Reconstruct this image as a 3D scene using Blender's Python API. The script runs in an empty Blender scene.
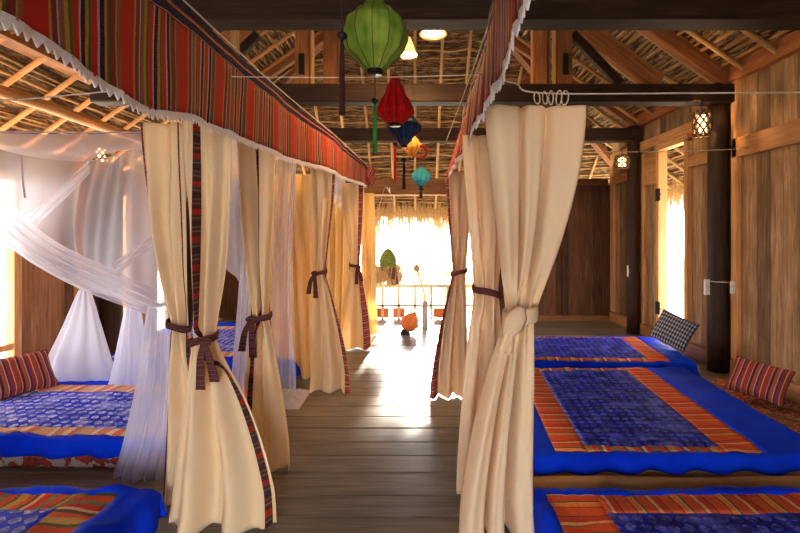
import bpy, math, random
from mathutils import Vector, Matrix, noise
random.seed(7)
S = bpy.context.scene
COL = S.collection
PI = math.pi

# ------------------------------------------------------------------ camera, sky, exposure
F, CX, HY, EYE = 450.0, 415.0, 235.0, 1.55      # focal length (px), vanishing point, eye height
cd = bpy.data.cameras.new('camera'); cam = bpy.data.objects.new('camera', cd); COL.objects.link(cam)
cam.location = (0, 0, EYE); cam.rotation_euler = (PI/2, 0, 0)
cd.sensor_width = 36; cd.lens = F/800*36
cd.shift_x = (400-CX)/800; cd.shift_y = -(266.5-HY)/800
cd.clip_start = .05; cd.clip_end = 200
S.camera = cam
w = bpy.data.worlds.new('sky'); S.world = w; w.use_nodes = True
bg = w.node_tree.nodes['Background']; bg.inputs[0].default_value = (.96, .97, 1.0, 1); bg.inputs[1].default_value = 9
S.view_settings.view_transform = 'Standard'; S.view_settings.look = 'None'
S.view_settings.gamma = 1; S.view_settings.use_curve_mapping = False
S.view_settings.exposure = 0.95
sd = bpy.data.lights.new('sun', 'SUN'); sd.energy = 12; sd.angle = math.radians(2); sd.color = (1, .9, .72)
so = bpy.data.objects.new('sun', sd); COL.objects.link(so)
so.rotation_euler = Vector((-.05, -1, -.3)).to_track_quat('-Z', 'Y').to_euler()
def lamp(name, loc, power, col=(1, .58, .25), rad=.06):
    l = bpy.data.lights.new(name, 'POINT'); l.energy = power*1.7; l.color = col; l.shadow_soft_size = rad
    o = bpy.data.objects.new(name, l); COL.objects.link(o); o.location = loc
    return o

# ------------------------------------------------------------------ materials
def newmat(name):
    m = bpy.data.materials.new(name); m.use_nodes = True
    nt = m.node_tree; b = nt.nodes['Principled BSDF']
    return m, nt, b
def N(nt, t, **kw):
    n = nt.nodes.new(t)
    for k, v in kw.items():
        if k[0] == '_': setattr(n, k[1:], v)
        else: n.inputs[k].default_value = v
    return n
def ramp(nt, stops, const=False):
    n = nt.nodes.new('ShaderNodeValToRGB'); r = n.color_ramp
    if const: r.interpolation = 'CONSTANT'
    while len(r.elements) < len(stops): r.elements.new(.5)
    for e, (p, c) in zip(r.elements, stops): e.position = p; e.color = (*c, 1)
    return n
def mathn(nt, op, a, b=None):
    n = nt.nodes.new('ShaderNodeMath'); n.operation = op
    for i, v in enumerate((a, b)):
        if v is None: continue
        if isinstance(v, (int, float)): n.inputs[i].default_value = v
        else: nt.links.new(v, n.inputs[i])
    return n.outputs[0]
def mixc(nt, fac, a, b, mode='MIX'):
    n = nt.nodes.new('ShaderNodeMix'); n.data_type = 'RGBA'; n.blend_type = mode
    for i, v in ((0, fac), (6, a), (7, b)):
        if isinstance(v, (int, float)): n.inputs[i].default_value = v
        elif isinstance(v, tuple): n.inputs[i].default_value = (*v, 1)
        else: nt.links.new(v, n.inputs[i])
    return n.outputs[2]

def wood(name, dark, mid, light, rough=.75, scale=1.0, bump=.35, tonevar=.8, knots=True):
    m, nt, b = newmat(name); L = nt.links
    uv = N(nt, 'ShaderNodeUVMap')
    mp = N(nt, 'ShaderNodeMapping'); mp.inputs['Scale'].default_value = (1.3*scale, 22*scale, 1)
    L.new(uv.outputs[0], mp.inputs[0])
    n1 = N(nt, 'ShaderNodeTexNoise', Scale=1.6, Detail=8, Roughness=.65, Distortion=.6); L.new(mp.outputs[0], n1.inputs['Vector'])
    mp2 = N(nt, 'ShaderNodeMapping'); mp2.inputs['Scale'].default_value = (1.1, 3.2, 1); L.new(uv.outputs[0], mp2.inputs[0])
    n2 = N(nt, 'ShaderNodeTexNoise', Scale=1.8, Detail=4, Roughness=.6); L.new(mp2.outputs[0], n2.inputs['Vector'])
    r = ramp(nt, [(.28, dark), (.5, mid), (.72, light)])
    s = mathn(nt, 'ADD', mathn(nt, 'MULTIPLY', n1.outputs[0], .62), mathn(nt, 'MULTIPLY', n2.outputs[0], .38))
    L.new(s, r.inputs[0])
    at = N(nt, 'ShaderNodeAttribute', _attribute_name='tone')
    t = mathn(nt, 'ADD', mathn(nt, 'MULTIPLY', at.outputs['Fac'], tonevar), 1-tonevar*.5)
    hs = N(nt, 'ShaderNodeHueSaturation'); L.new(r.outputs[0], hs.inputs['Color']); L.new(t, hs.inputs['Value'])
    L.new(hs.outputs[0], b.inputs['Base Color'])
    b.inputs['Roughness'].default_value = rough; b.inputs['Specular IOR Level'].default_value = .5 if 'floor' in name else .18
    bp = N(nt, 'ShaderNodeBump', Strength=bump, Distance=.006); L.new(n1.outputs[0], bp.inputs['Height']); L.new(bp.outputs[0], b.inputs['Normal'])
    return m
def plain(name, c, rough=.7, metal=0, noise_amt=.15):
    m, nt, b = newmat(name); L = nt.links
    n = N(nt, 'ShaderNodeTexNoise', Scale=30, Detail=3); tc = N(nt, 'ShaderNodeTexCoord'); L.new(tc.outputs['Object'], n.inputs['Vector'])
    c2 = tuple(x*(1-noise_amt) for x in c); c3 = tuple(min(1, x*(1+noise_amt)) for x in c)
    r = ramp(nt, [(.3, c2), (.7, c3)]); L.new(n.outputs[0], r.inputs[0]); L.new(r.outputs[0], b.inputs['Base Color'])
    b.inputs['Roughness'].default_value = rough; b.inputs['Metallic'].default_value = metal; b.inputs['Specular IOR Level'].default_value = .2
    return m
def emit(name, c, s):
    m, nt, b = newmat(name); b.inputs['Base Color'].default_value = (*c, 1)
    b.inputs['Emission Color'].default_value = (*c, 1); b.inputs['Emission Strength'].default_value = s
    return m
def cloth_out(nt, b, color, trans, weave=900, rough=.85, sheen=.1, bump=.15):
    """diffuse cloth that lets light through"""
    L = nt.links; L.new(color, b.inputs['Base Color']); b.inputs['Roughness'].default_value = rough
    b.inputs['Specular IOR Level'].default_value = .04
    out = nt.nodes['Material Output']
    tc = N(nt, 'ShaderNodeTexCoord')
    n = N(nt, 'ShaderNodeTexNoise', Scale=weave*.25, Detail=2); L.new(tc.outputs['Object'], n.inputs['Vector'])
    bp = N(nt, 'ShaderNodeBump', Strength=bump, Distance=.002); L.new(n.outputs[0], bp.inputs['Height']); L.new(bp.outputs[0], b.inputs['Normal'])
    if trans > 0:
        t = N(nt, 'ShaderNodeBsdfTranslucent'); L.new(color, t.inputs[0])
        mx = N(nt, 'ShaderNodeMixShader', Fac=trans); L.new(b.outputs[0], mx.inputs[1]); L.new(t.outputs[0], mx.inputs[2]); L.new(mx.outputs[0], out.inputs[0])
def fabric(name, c, c2=None, trans=.3, rough=.85, var=1.2, sheen=.1):
    m, nt, b = newmat(name); L = nt.links
    tc = N(nt, 'ShaderNodeTexCoord'); n = N(nt, 'ShaderNodeTexNoise', Scale=var, Detail=3); L.new(tc.outputs['Object'], n.inputs['Vector'])
    r = ramp(nt, [(.3, c), (.7, c2 or c)]); L.new(n.outputs[0], r.inputs[0])
    cloth_out(nt, b, r.outputs[0], trans, rough=rough, sheen=sheen)
    return m
def stripes(name, seq, period, axis=0, trans=0, wob=.0, dots=True, rough=.85):
    """woven stripes: seq of (width, colour); crosses UV axis with the given period (metres)"""
    m, nt, b = newmat(name); L = nt.links
    uv = N(nt, 'ShaderNodeUVMap'); sx = N(nt, 'ShaderNodeSeparateXYZ'); L.new(uv.outputs[0], sx.inputs[0])
    n = N(nt, 'ShaderNodeTexNoise', Scale=4, Detail=2); L.new(uv.outputs[0], n.inputs['Vector'])
    co = mathn(nt, 'ADD', sx.outputs[axis], mathn(nt, 'MULTIPLY', n.outputs[0], wob))
    f = mathn(nt, 'FRACT', mathn(nt, 'DIVIDE', co, period))
    tot = sum(a for a, _ in seq); p = 0; st = []
    for a, c in seq: st.append((p/tot, c)); p += a
    r = ramp(nt, st, True); L.new(f, r.inputs[0])
    col = r.outputs[0]
    if dots:   # fine woven flecks across the stripes
        d = mathn(nt, 'GREATER_THAN', mathn(nt, 'SINE', mathn(nt, 'MULTIPLY', sx.outputs[1-axis], 700)), .2)
        w2 = N(nt, 'ShaderNodeTexNoise', Scale=60, Detail=1); L.new(uv.outputs[0], w2.inputs['Vector'])
        msk = mathn(nt, 'MULTIPLY', d, mathn(nt, 'GREATER_THAN', w2.outputs[0], .5))
        col = mixc(nt, mathn(nt, 'MULTIPLY', msk, .35), col, (.12, .04, .05))
    cloth_out(nt, b, col, trans, rough=rough)
    return m

M = {}
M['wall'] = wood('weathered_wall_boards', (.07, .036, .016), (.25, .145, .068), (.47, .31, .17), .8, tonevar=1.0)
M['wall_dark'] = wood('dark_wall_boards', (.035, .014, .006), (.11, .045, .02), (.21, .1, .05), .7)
M['wall_left'] = wood('reddish_wall_boards', (.12, .045, .018), (.32, .14, .06), (.5, .26, .13), .75)
M['frame'] = wood('orange_timber_frame', (.26, .11, .035), (.48, .24, .09), (.66, .38, .17), .6)
M['frame2'] = wood('amber_timber', (.2, .08, .025), (.4, .18, .065), (.56, .3, .12), .55)
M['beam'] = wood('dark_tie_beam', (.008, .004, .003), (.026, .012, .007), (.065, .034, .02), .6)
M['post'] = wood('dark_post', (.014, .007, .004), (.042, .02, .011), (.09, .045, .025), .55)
M['truss'] = wood('red_brown_truss', (.1, .032, .011), (.23, .085, .03), (.38, .17, .065), .65)
M['pole'] = wood('tan_pole', (.2, .1, .035), (.4, .23, .09), (.6, .4, .19), .75)
M['batten'] = wood('split_bamboo_battens', (.1, .045, .016), (.3, .16, .06), (.55, .36, .17), .75, 2.2, tonevar=.9)
M['floor'] = wood('grey_brown_floor_boards', (.05, .043, .035), (.14, .118, .092), (.28, .235, .18), .3, bump=.22, tonevar=.5)
def thatch():
    m, nt, b = newmat('thatch'); L = nt.links
    uv = N(nt, 'ShaderNodeUVMap'); mp = N(nt, 'ShaderNodeMapping'); mp.inputs['Scale'].default_value = (3, 30, 1); L.new(uv.outputs[0], mp.inputs[0])
    n = N(nt, 'ShaderNodeTexNoise', Scale=1.5, Detail=7, Roughness=.75); L.new(mp.outputs[0], n.inputs['Vector'])
    r = ramp(nt, [(.34, (.015, .007, .003)), (.48, (.09, .045, .018)), (.62, (.5, .33, .15))]); L.new(n.outputs[0], r.inputs[0])
    L.new(r.outputs[0], b.inputs['Base Color']); b.inputs['Roughness'].default_value = .9
    bp = N(nt, 'ShaderNodeBump', Strength=.8, Distance=.02); L.new(n.outputs[0], bp.inputs['Height']); L.new(bp.outputs[0], b.inputs['Normal'])
    return m
M['thatch'] = thatch()
M['straw'] = fabric('straw', (.5, .33, .14), (.7, .5, .25), trans=.3, var=20)
M['cream'] = fabric('cream_curtain_cloth', (.9, .7, .43), (.94, .77, .52), trans=.36)
M['cream_r'] = fabric('warm_cream_curtain_cloth', (.9, .67, .42), (.94, .75, .52), trans=.3)
M['yellow'] = fabric('pale_yellow_curtain_cloth', (.92, .68, .33), (.95, .76, .42), trans=.5)
M['tie'] = stripes('brown_tie_cloth', [(3, (.07, .022, .022)), (1, (.16, .05, .04)), (3, (.09, .03, .025)), (.5, (.2, .1, .08))], .03, 1)
M['strip'] = stripes('woven_border_strip', [(2, (.05, .025, .025)), (1, (.16, .08, .06)), (2, (.08, .03, .03)), (1, (.2, .12, .08)), (3, (.09, .025, .025)), (4, (.34, .03, .02)), (2, (.05, .05, .03)), (1, (.18, .1, .08)), (3, (.06, .025, .03))], .14, 1, trans=.05)
M['strip_pink'] = stripes('red_border_strip', [(3, (.34, .06, .045)), (1, (.5, .22, .16)), (2, (.2, .035, .035)), (1, (.6, .38, .28)), (3, (.38, .08, .06))], .09, 1, trans=.2)
RED = (.42, .022, .012); MAU = (.42, .28, .36); NAV = (.01, .007, .035); MUS = (.42, .19, .03); GRN = (.05, .11, .02); MAR = (.16, .03, .025); BRN = (.2, .08, .05)
VAL = [(7, RED), (1, MUS), (2, MAR), (.6, MAU), (2, BRN), (1.3, MUS), (1.4, GRN), (2.6, RED), (.9, MAU), (1.8, NAV), (1.4, MUS), (1, GRN), (2.2, RED), (.9, MAU), (2, NAV),
       (1, MUS), (.6, GRN), (2.4, MAR), (.5, MUS), (1.6, BRN)]
M['valance'] = stripes('striped_valance_cloth', VAL, .36, 0, trans=.08, wob=.02)
VAR = [(3, (.36, .05, .03)), (.7, (.55, .3, .22)), (1.6, (.25, .05, .04)), (.8, (.05, .04, .22)), (1.6, (.42, .12, .06)), (.6, (.6, .42, .34)), (1.5, (.22, .04, .06)), (1, (.05, .04, .03))]
M['valance_r'] = stripes('pinkish_valance_cloth', VAR, .11, 0, trans=.12, wob=.01)
M['border'] = stripes('navy_border_band', [(3.4, NAV), (.8, (.36, .1, .06)), (.4, (.4, .18, .1)), (3.4, NAV), (.3, (.5, .36, .34)), (.8, (.1, .02, .02))], .1, 1)
M['lace'] = fabric('white_lace', (.75, .7, .72), (.88, .84, .84), trans=.3)
def blue():
    m, nt, b = newmat('royal_blue_cotton'); L = nt.links
    tc = N(nt, 'ShaderNodeTexCoord'); n = N(nt, 'ShaderNodeTexNoise', Scale=3, Detail=4); L.new(tc.outputs['Object'], n.inputs['Vector'])
    r = ramp(nt, [(.3, (.002, .022, .55)), (.7, (.003, .05, .85))]); L.new(n.outputs[0], r.inputs[0])
    cloth_out(nt, b, r.outputs[0], 0, rough=.6, sheen=0); return m
M['blue'] = blue()
def panel(name, base, lightc, darkc, sc=1.0, amount=.5):
    """indigo batik: rows of small lozenges, some rows darker"""
    m, nt, b = newmat(name); L = nt.links
    uv = N(nt, 'ShaderNodeUVMap'); sx = N(nt, 'ShaderNodeSeparateXYZ'); L.new(uv.outputs[0], sx.inputs[0])
    nz = N(nt, 'ShaderNodeTexNoise', Scale=9, Detail=3); L.new(uv.outputs[0], nz.inputs['Vector'])
    wob = mathn(nt, 'MULTIPLY', nz.outputs[0], .035)
    u = mathn(nt, 'ADD', sx.outputs[0], wob); v = mathn(nt, 'ADD', sx.outputs[1], wob)
    k = 58*sc
    a = mathn(nt, 'SINE', mathn(nt, 'MULTIPLY', mathn(nt, 'ADD', u, v), k)); c = mathn(nt, 'SINE', mathn(nt, 'MULTIPLY', mathn(nt, 'SUBTRACT', u, v), k))
    loz = mathn(nt, 'GREATER_THAN', mathn(nt, 'MULTIPLY', a, c), .12)
    rows = mathn(nt, 'GREATER_THAN', mathn(nt, 'SINE', mathn(nt, 'MULTIPLY', v, 40*sc)), .0)
    fine = N(nt, 'ShaderNodeTexVoronoi', Scale=55*sc); L.new(uv.outputs[0], fine.inputs['Vector'])
    speck = mathn(nt, 'GREATER_THAN', fine.outputs['Distance'], .42)
    c0 = mixc(nt, mathn(nt, 'MULTIPLY', rows, .55), base, darkc)
    c1 = mixc(nt, mathn(nt, 'MULTIPLY', loz, amount), c0, lightc)
    c2 = mixc(nt, mathn(nt, 'MULTIPLY', speck, .6), c1, darkc)
    patch = N(nt, 'ShaderNodeTexNoise', Scale=5, Detail=2); L.new(uv.outputs[0], patch.inputs['Vector'])
    pm = ramp(nt, [(.48, (0, 0, 0)), (.62, (1, 1, 1))]); L.new(patch.outputs[0], pm.inputs[0])
    mp = N(nt, 'ShaderNodeMapping'); mp.inputs['Scale'].default_value = (5, 16, 1); L.new(uv.outputs[0], mp.inputs[0])
    dk = N(nt, 'ShaderNodeTexNoise', Scale=1.3, Detail=4); L.new(mp.outputs[0], dk.inputs['Vector'])
    dm = ramp(nt, [(.5, (0, 0, 0)), (.56, (1, 1, 1))]); L.new(dk.outputs[0], dm.inputs[0])
    c3 = mixc(nt, mathn(nt, 'MULTIPLY', dm.outputs[0], .6), mixc(nt, mathn(nt, 'MULTIPLY', pm.outputs[0], .35), c2, lightc), darkc)
    cloth_out(nt, b, c3, 0, rough=.6); return m
M['panel'] = panel('indigo_batik_panel', (.008, .03, .9), (.2, .24, 1.0), (.006, .006, .07), .8, .6)
M['panel_l'] = panel('glare_indigo_batik_panel', (.02, .05, .8), (.75, .74, .95), (.02, .03, .45), .7, .9)  # left copy of the batik with daylight glare put into its colours
BAND = [(5, (.62, .1, .03)), (.7, (.25, .06, .02)), (2.5, (.7, .2, .06)), (.6, (.6, .4, .12)), (1, (.12, .1, .04)), (4, (.6, .08, .03)), (.8, (.2, .12, .05)), (1.5, (.75, .35, .15)), (3, (.5, .06, .03)), (.5, (.1, .03, .02))]
M['band'] = stripes('orange_striped_band', BAND, .23, 0, wob=.02)
BANDM = [(2, (.6, .08, .03)), (1, (.12, .14, .05)), (2, (.6, .35, .1)), (1.6, (.7, .12, .04)), (1.2, (.15, .1, .05)), (1, (.75, .5, .3)), (2, (.55, .06, .03)), (1.6, (.2, .2, .1))]
M['bandm'] = stripes('many_coloured_band', BANDM, .26, 0, wob=.02)
BANDL = [(3, (.75, .28, .14)), (1.5, (.85, .6, .42)), (2, (.7, .18, .1)), (1, (.5, .45, .3)), (3, (.8, .4, .2)), (1, (.85, .7, .6))]
M['bandl'] = stripes('faded_orange_band', BANDL, .3, 0, wob=.02)
def floral(name, a, bb, c):
    m, nt, b = newmat(name); L = nt.links
    tc = N(nt, 'ShaderNodeTexCoord'); v = N(nt, 'ShaderNodeTexNoise', Scale=6, Detail=3, Roughness=.55); L.new(tc.outputs['Object'], v.inputs['Vector'])
    r = ramp(nt, [(0, a), (.46, c), (.5, bb), (.56, c), (.6, a)], True); L.new(v.outputs[0], r.inputs[0])
    cloth_out(nt, b, r.outputs[0], 0); return m
M['floral'] = floral('red_and_cream_floral_cloth', (.6, .48, .4), (.5, .06, .05), (.22, .06, .04))
M['rug'] = floral('maroon_floral_rug', (.16, .09, .06), (.34, .05, .04), (.36, .26, .18))
M['mattress'] = fabric('tan_mattress_ticking', (.36, .21, .1), (.42, .26, .13), trans=0)
PIL = [(2, (.3, .045, .035)), (.4, (.42, .25, .2)), (1, (.07, .02, .03)), (1.4, (.34, .075, .045)), (.4, (.45, .3, .24)), (.8, (.05, .035, .09)), (1.4, (.26, .035, .035)), (.4, (.5, .35, .2))]
M['pillow'] = stripes('red_striped_pillow_cloth', PIL, .14, 0, wob=.008)
def greypil():
    m, nt, b = newmat('grey_woven_pillow_cloth'); L = nt.links
    uv = N(nt, 'ShaderNodeUVMap'); sx = N(nt, 'ShaderNodeSeparateXYZ'); L.new(uv.outputs[0], sx.inputs[0])
    a = mathn(nt, 'SINE', mathn(nt, 'MULTIPLY', sx.outputs[0], 210)); c = mathn(nt, 'SINE', mathn(nt, 'MULTIPLY', sx.outputs[1], 120))
    f = mathn(nt, 'ADD', mathn(nt, 'MULTIPLY', a, .3), mathn(nt, 'ADD', mathn(nt, 'MULTIPLY', c, .22), .5))
    r = ramp(nt, [(.25, (.025, .03, .06)), (.5, (.1, .11, .14)), (.85, (.36, .36, .36))]); L.new(f, r.inputs[0])
    cloth_out(nt, b, r.outputs[0], 0); return m
M['greypil'] = greypil()
def net(name, dens, c=(.9, .9, 1.0)):
    m, nt, b = newmat(name); L = nt.links
    out = nt.nodes['Material Output']
    d = N(nt, 'ShaderNodeBsdfDiffuse'); d.inputs[0].default_value = (*c, 1)
    t = N(nt, 'ShaderNodeBsdfTranslucent'); t.inputs[0].default_value = (*c, 1)
    mx = N(nt, 'ShaderNodeMixShader', Fac=.5); L.new(d.outputs[0], mx.inputs[1]); L.new(t.outputs[0], mx.inputs[2])
    tr = N(nt, 'ShaderNodeBsdfTransparent')
    lw = N(nt, 'ShaderNodeLayerWeight', Blend=.35)      # threads look denser where the net is seen on edge
    f = mathn(nt, 'MINIMUM', mathn(nt, 'ADD', mathn(nt, 'MULTIPLY', lw.outputs['Facing'], .45), dens), .97)
    m2 = N(nt, 'ShaderNodeMixShader'); L.new(f, m2.inputs[0]); L.new(tr.outputs[0], m2.inputs[1]); L.new(mx.outputs[0], m2.inputs[2]); L.new(m2.outputs[0], out.inputs[0])
    return m
M['net'] = net('sheer_white_net', .36)
M['net2'] = net('gathered_white_net', .6)
M['netseam'] = fabric('grey_seam_tape', (.55, .5, .58), trans=.2)
def silk(name, c, c2, tr=.35):
    return fabric(name, c, c2, trans=tr, rough=.45, var=9)
M['green'] = silk('green_silk', (.14, .28, .03), (.36, .5, .08)); M['red'] = silk('red_silk', (.42, .008, .012), (.6, .015, .02))
M['navy'] = silk('navy_silk', (.006, .03, .09), (.01, .06, .16), .15); M['gold'] = silk('yellow_silk', (.8, .5, .1), (.9, .62, .2), .5)
M['cyan'] = silk('turquoise_silk', (.04, .45, .55), (.1, .6, .7)); M['maroon'] = silk('maroon_silk', (.2, .01, .01), (.3, .02, .02))
M['black'] = plain('black_lacquer', (.012, .01, .01), .35)
M['tas_dark'] = plain('dark_maroon_thread', (.04, .012, .012), .8); M['tas_green'] = plain('green_thread', (.02, .2, .03), .7)
M['tas_red'] = plain('bright_red_thread', (.65, .02, .01), .7)
M['cord'] = plain('white_cord', (.62, .52, .42), .7); M['white'] = plain('white_plastic', (.75, .72, .66), .4)
M['iron'] = plain('dark_iron', (.03, .025, .022), .5, .6)
M['bamboo'] = plain('bamboo_strip', (.12, .07, .03), .6)
M['glare_paled_timber'] = wood('glare_paled_timber', (.5, .38, .22), (.7, .56, .36), (.85, .72, .5), .7)  # bloom of the bright opening worked into the timber colour
M['glow'] = emit('lit_lampshade', (1, .62, .25), 5); M['glow2'] = emit('lit_orange_shade', (1, .45, .16), 1.1)
M['leaf'] = fabric('bush_leaf', (.35, .42, .12), (.55, .6, .25), trans=.4, var=6)
M['ground'] = plain('pale_ground', (.55, .48, .36), .9)
M['orange'] = plain('orange_lacquer', (.75, .2, .05), .6); M['clay'] = plain('grey_glaze', (.42, .42, .42), .4)
M['weave_green'] = plain('green_woven_straw', (.2, .26, .06), .8, 0, .5); M['brown'] = plain('brown_fibre', (.16, .055, .04), .8)

# ------------------------------------------------------------------ mesh builder (world coordinates)
class MB:
    def __init__(s): s.v = []; s.f = []; s.uv = []; s.t = []
    def face(s, idx, uvs=None, tone=.5):
        s.f.append(tuple(idx)); s.uv.append(uvs or [(0, 0)]*len(idx)); s.t.append(tone)
    def beam(s, a, b, wd, h, up=(0, 0, 1), bev=.004, tone=None, seg=1, wob=0):
        """squared timber from a to b; w across, h along 'up'; chamfered edges"""
        a = Vector(a); b = Vector(b); d = (b-a); Ln = d.length; d.normalize(); up = Vector(up)
        sd_ = d.cross(up).normalized(); up = sd_.cross(d).normalized()
        tone = random.random() if tone is None else tone; o = random.random()*50
        c = min(bev, wd*.3, h*.3); hw, hh = wd/2, h/2
        prof = [(-hw+c, -hh), (hw-c, -hh), (hw, -hh+c), (hw, hh-c), (hw-c, hh), (-hw+c, hh), (-hw, hh-c), (-hw, -hh+c)]
        n = len(prof); base = len(s.v)
        per = [0]
        for i in range(n): per.append(per[-1] + math.dist(prof[i], prof[(i+1) % n]))
        for k in range(seg+1):
            p = a+d*Ln*k/seg; jx = jy = 0
            if wob and 0 < k < seg: jx = random.uniform(-wob, wob); jy = random.uniform(-wob, wob)
            for (x, y) in prof: s.v.append(p+sd_*(x+jx)+up*(y+jy))
        for k in range(seg):
            u0, u1 = Ln*k/seg+o, Ln*(k+1)/seg+o
            for i in range(n):
                j = (i+1) % n; q = base+k*n
                s.face((q+i, q+j, q+n+j, q+n+i), [(u0, per[i]+o), (u0, per[i+1]+o), (u1, per[i+1]+o), (u1, per[i]+o)], tone)
        s.face([base+i for i in range(n)][::-1], [(o+prof[i][0]*.1, o+prof[i][1]) for i in range(n)][::-1], tone)
        q = base+seg*n; s.face([q+i for i in range(n)], [(o+prof[i][0]*.1, o+prof[i][1]) for i in range(n)], tone)
        return s
    def box(s, x0, x1, y0, y1, z0, z1, along='x', bev=.004, tone=None):
        cx, cy, cz = (x0+x1)/2, (y0+y1)/2, (z0+z1)/2
        if along == 'x': s.beam((x0, cy, cz), (x1, cy, cz), y1-y0, z1-z0, bev=bev, tone=tone)
        elif along == 'y': s.beam((cx, y0, cz), (cx, y1, cz), x1-x0, z1-z0, bev=bev, tone=tone)
        else: s.beam((cx, cy, z0), (cx, cy, z1), x1-x0, y1-y0, up=(0, 1, 0), bev=bev, tone=tone)
        return s
    def tube(s, pts, r, n=8, tone=None, cap=True):
        pts = [Vector(p) for p in pts]; tone = random.random() if tone is None else tone; o = random.random()*50
        rs = r if isinstance(r, (list, tuple)) else [r]*len(pts); base = len(s.v); ln = 0
        ref = Vector((0, 0, 1)) if abs((pts[-1]-pts[0]).normalized().z) < .9 else Vector((1, 0, 0))
        us = []
        for k, p in enumerate(pts):
            d = (pts[min(k+1, len(pts)-1)]-pts[max(k-1, 0)]).normalized()
            e1 = d.cross(ref).normalized(); e2 = e1.cross(d)
            if k: ln += (p-pts[k-1]).length
            us.append(ln)
            for i in range(n): a = 2*PI*i/n; s.v.append(p+(e1*math.cos(a)+e2*math.sin(a))*rs[k])
        for k in range(len(pts)-1):
            for i in range(n):
                j = (i+1) % n; q = base+k*n; c = 2*PI*rs[k]
                s.face((q+i, q+n+i, q+n+j, q+j), [(us[k]+o, c*i/n+o), (us[k+1]+o, c*i/n+o), (us[k+1]+o, c*(i+1)/n+o), (us[k]+o, c*(i+1)/n+o)], tone)
        if cap:
            s.face([base+i for i in range(n)], None, tone); q = base+(len(pts)-1)*n; s.face([q+i for i in range(n)][::-1], None, tone)
        return s
    def lathe(s, c, prof, n=32, rib=0, depth=0, mat=None):
        """prof of (r, z); rib pinches the surface inward between ribs"""
        base = len(s.v); c = Vector(c)
        for (r, z) in prof:
            for i in range(n):
                a = 2*PI*i/n; k = 1
                if rib: k = 1-depth*(1-abs(math.cos(a*rib/2)))
                p = Vector((r*k*math.cos(a), r*k*math.sin(a), z))
                if mat: p = mat @ p
                s.v.append(c+p)
        m = len(prof)
        for k in range(m-1):
            for i in range(n):
                j = (i+1) % n; q = base+k*n
                s.face((q+i, q+j, q+n+j, q+n+i), [(i/n, k/m), ((i+1)/n, k/m), ((i+1)/n, (k+1)/m), (i/n, (k+1)/m)])
        return s
    def grid(s, fn, nu, nv, us=None, vs=None, uvf=None, keep=None, tone=.5):
        us = us or [i/nu for i in range(nu+1)]; vs = vs or [i/nv for i in range(nv+1)]
        idx = {}
        def g(i, j):
            if (i, j) not in idx: idx[(i, j)] = len(s.v); s.v.append(Vector(fn(us[i], vs[j])))
            return idx[(i, j)]
        uvf = uvf or (lambda u, v: (u, v))
        for i in range(len(us)-1):
            for j in range(len(vs)-1):
                if keep and not keep((us[i]+us[i+1])/2, (vs[j]+vs[j+1])/2): continue
                q = [(i, j), (i+1, j), (i+1, j+1), (i, j+1)]
                s.face([g(*a) for a in q], [uvf(us[a], vs[b]) for a, b in q], tone)
        return s
    def build(s, name, mat, parent=None, smooth=False, thick=0, origin=None, sub=0):
        me = bpy.data.meshes.new(name)
        if parent is not None: o0 = parent_world(parent)
        elif origin is not None: o0 = Vector(origin)
        else:
            xs = [v[0] for v in s.v]; ys = [v[1] for v in s.v]; zs = [v[2] for v in s.v]
            o0 = Vector(((min(xs)+max(xs))/2, (min(ys)+max(ys))/2, min(zs)))
        me.from_pydata([tuple(Vector(v)-o0) for v in s.v], [], s.f)
        ul = me.uv_layers.new(name='UVMap'); k = 0
        flat = []
        for uvs in s.uv:
            for q in uvs: flat += [q[0], q[1]]
        ul.data.foreach_set('uv', flat)
        at = me.attributes.new('tone', 'FLOAT', 'FACE'); at.data.foreach_set('value', s.t)
        if smooth: me.polygons.foreach_set('use_smooth', [True]*len(me.polygons))
        me.materials.append(mat); me.update()
        o = bpy.data.objects.new(name, me); COL.objects.link(o)
        if parent is not None: o.parent = parent
        else: o.location = o0
        if sub: md = o.modifiers.new('s', 'SUBSURF'); md.levels = md.render_levels = sub
        if thick: md = o.modifiers.new('t', 'SOLIDIFY'); md.thickness = thick; md.offset = 0
        return o
def parent_world(p):
    v = Vector(p.location)
    while p.parent: p = p.parent; v += Vector(p.location)
    return v
def tag(o, label, cat, group=None, kind=None):
    o['label'] = label; o['category'] = cat
    if group: o['group'] = group
    if kind: o['kind'] = kind
    return o
def thing(name, label, cat, loc=(0, 0, 0), group=None):
    o = bpy.data.objects.new(name, None); COL.objects.link(o); o.location = loc; o.empty_display_size = .1
    return tag(o, label, cat, group)
def struct(o): o['kind'] = 'structure'; return o
def at(px, y, Y): return ((px-CX)*Y/F, Y, EYE+(HY-y)*Y/F)    # point seen at a pixel, at depth Y
def lerp(a, b, t): return a+(b-a)*t
def sm(t): t = max(0, min(1, t)); return t*t*(3-2*t)
def pw(pts, t):                                               # smooth piecewise interpolation
    for (a, x), (b, y) in zip(pts, pts[1:]):
        if t <= b: return lerp(x, y, sm((t-a)/(b-a)))
    return pts[-1][1]
def catmull(P, n=8):
    P = [Vector(p) for p in P]; out = []
    for i in range(len(P)-1):
        p0 = P[max(i-1, 0)]; p1 = P[i]; p2 = P[i+1]; p3 = P[min(i+2, len(P)-1)]
        for k in range(n):
            t = k/n; out.append(.5*((2*p1)+(p2-p0)*t+(2*p0-5*p1+4*p2-p3)*t*t+(3*p1-p0-3*p2+p3)*t**3))
    out.append(P[-1]); return out

XR, XL, YB = 3.57, -3.6, 8.16            # inner wall faces
YF = -2.6
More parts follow.
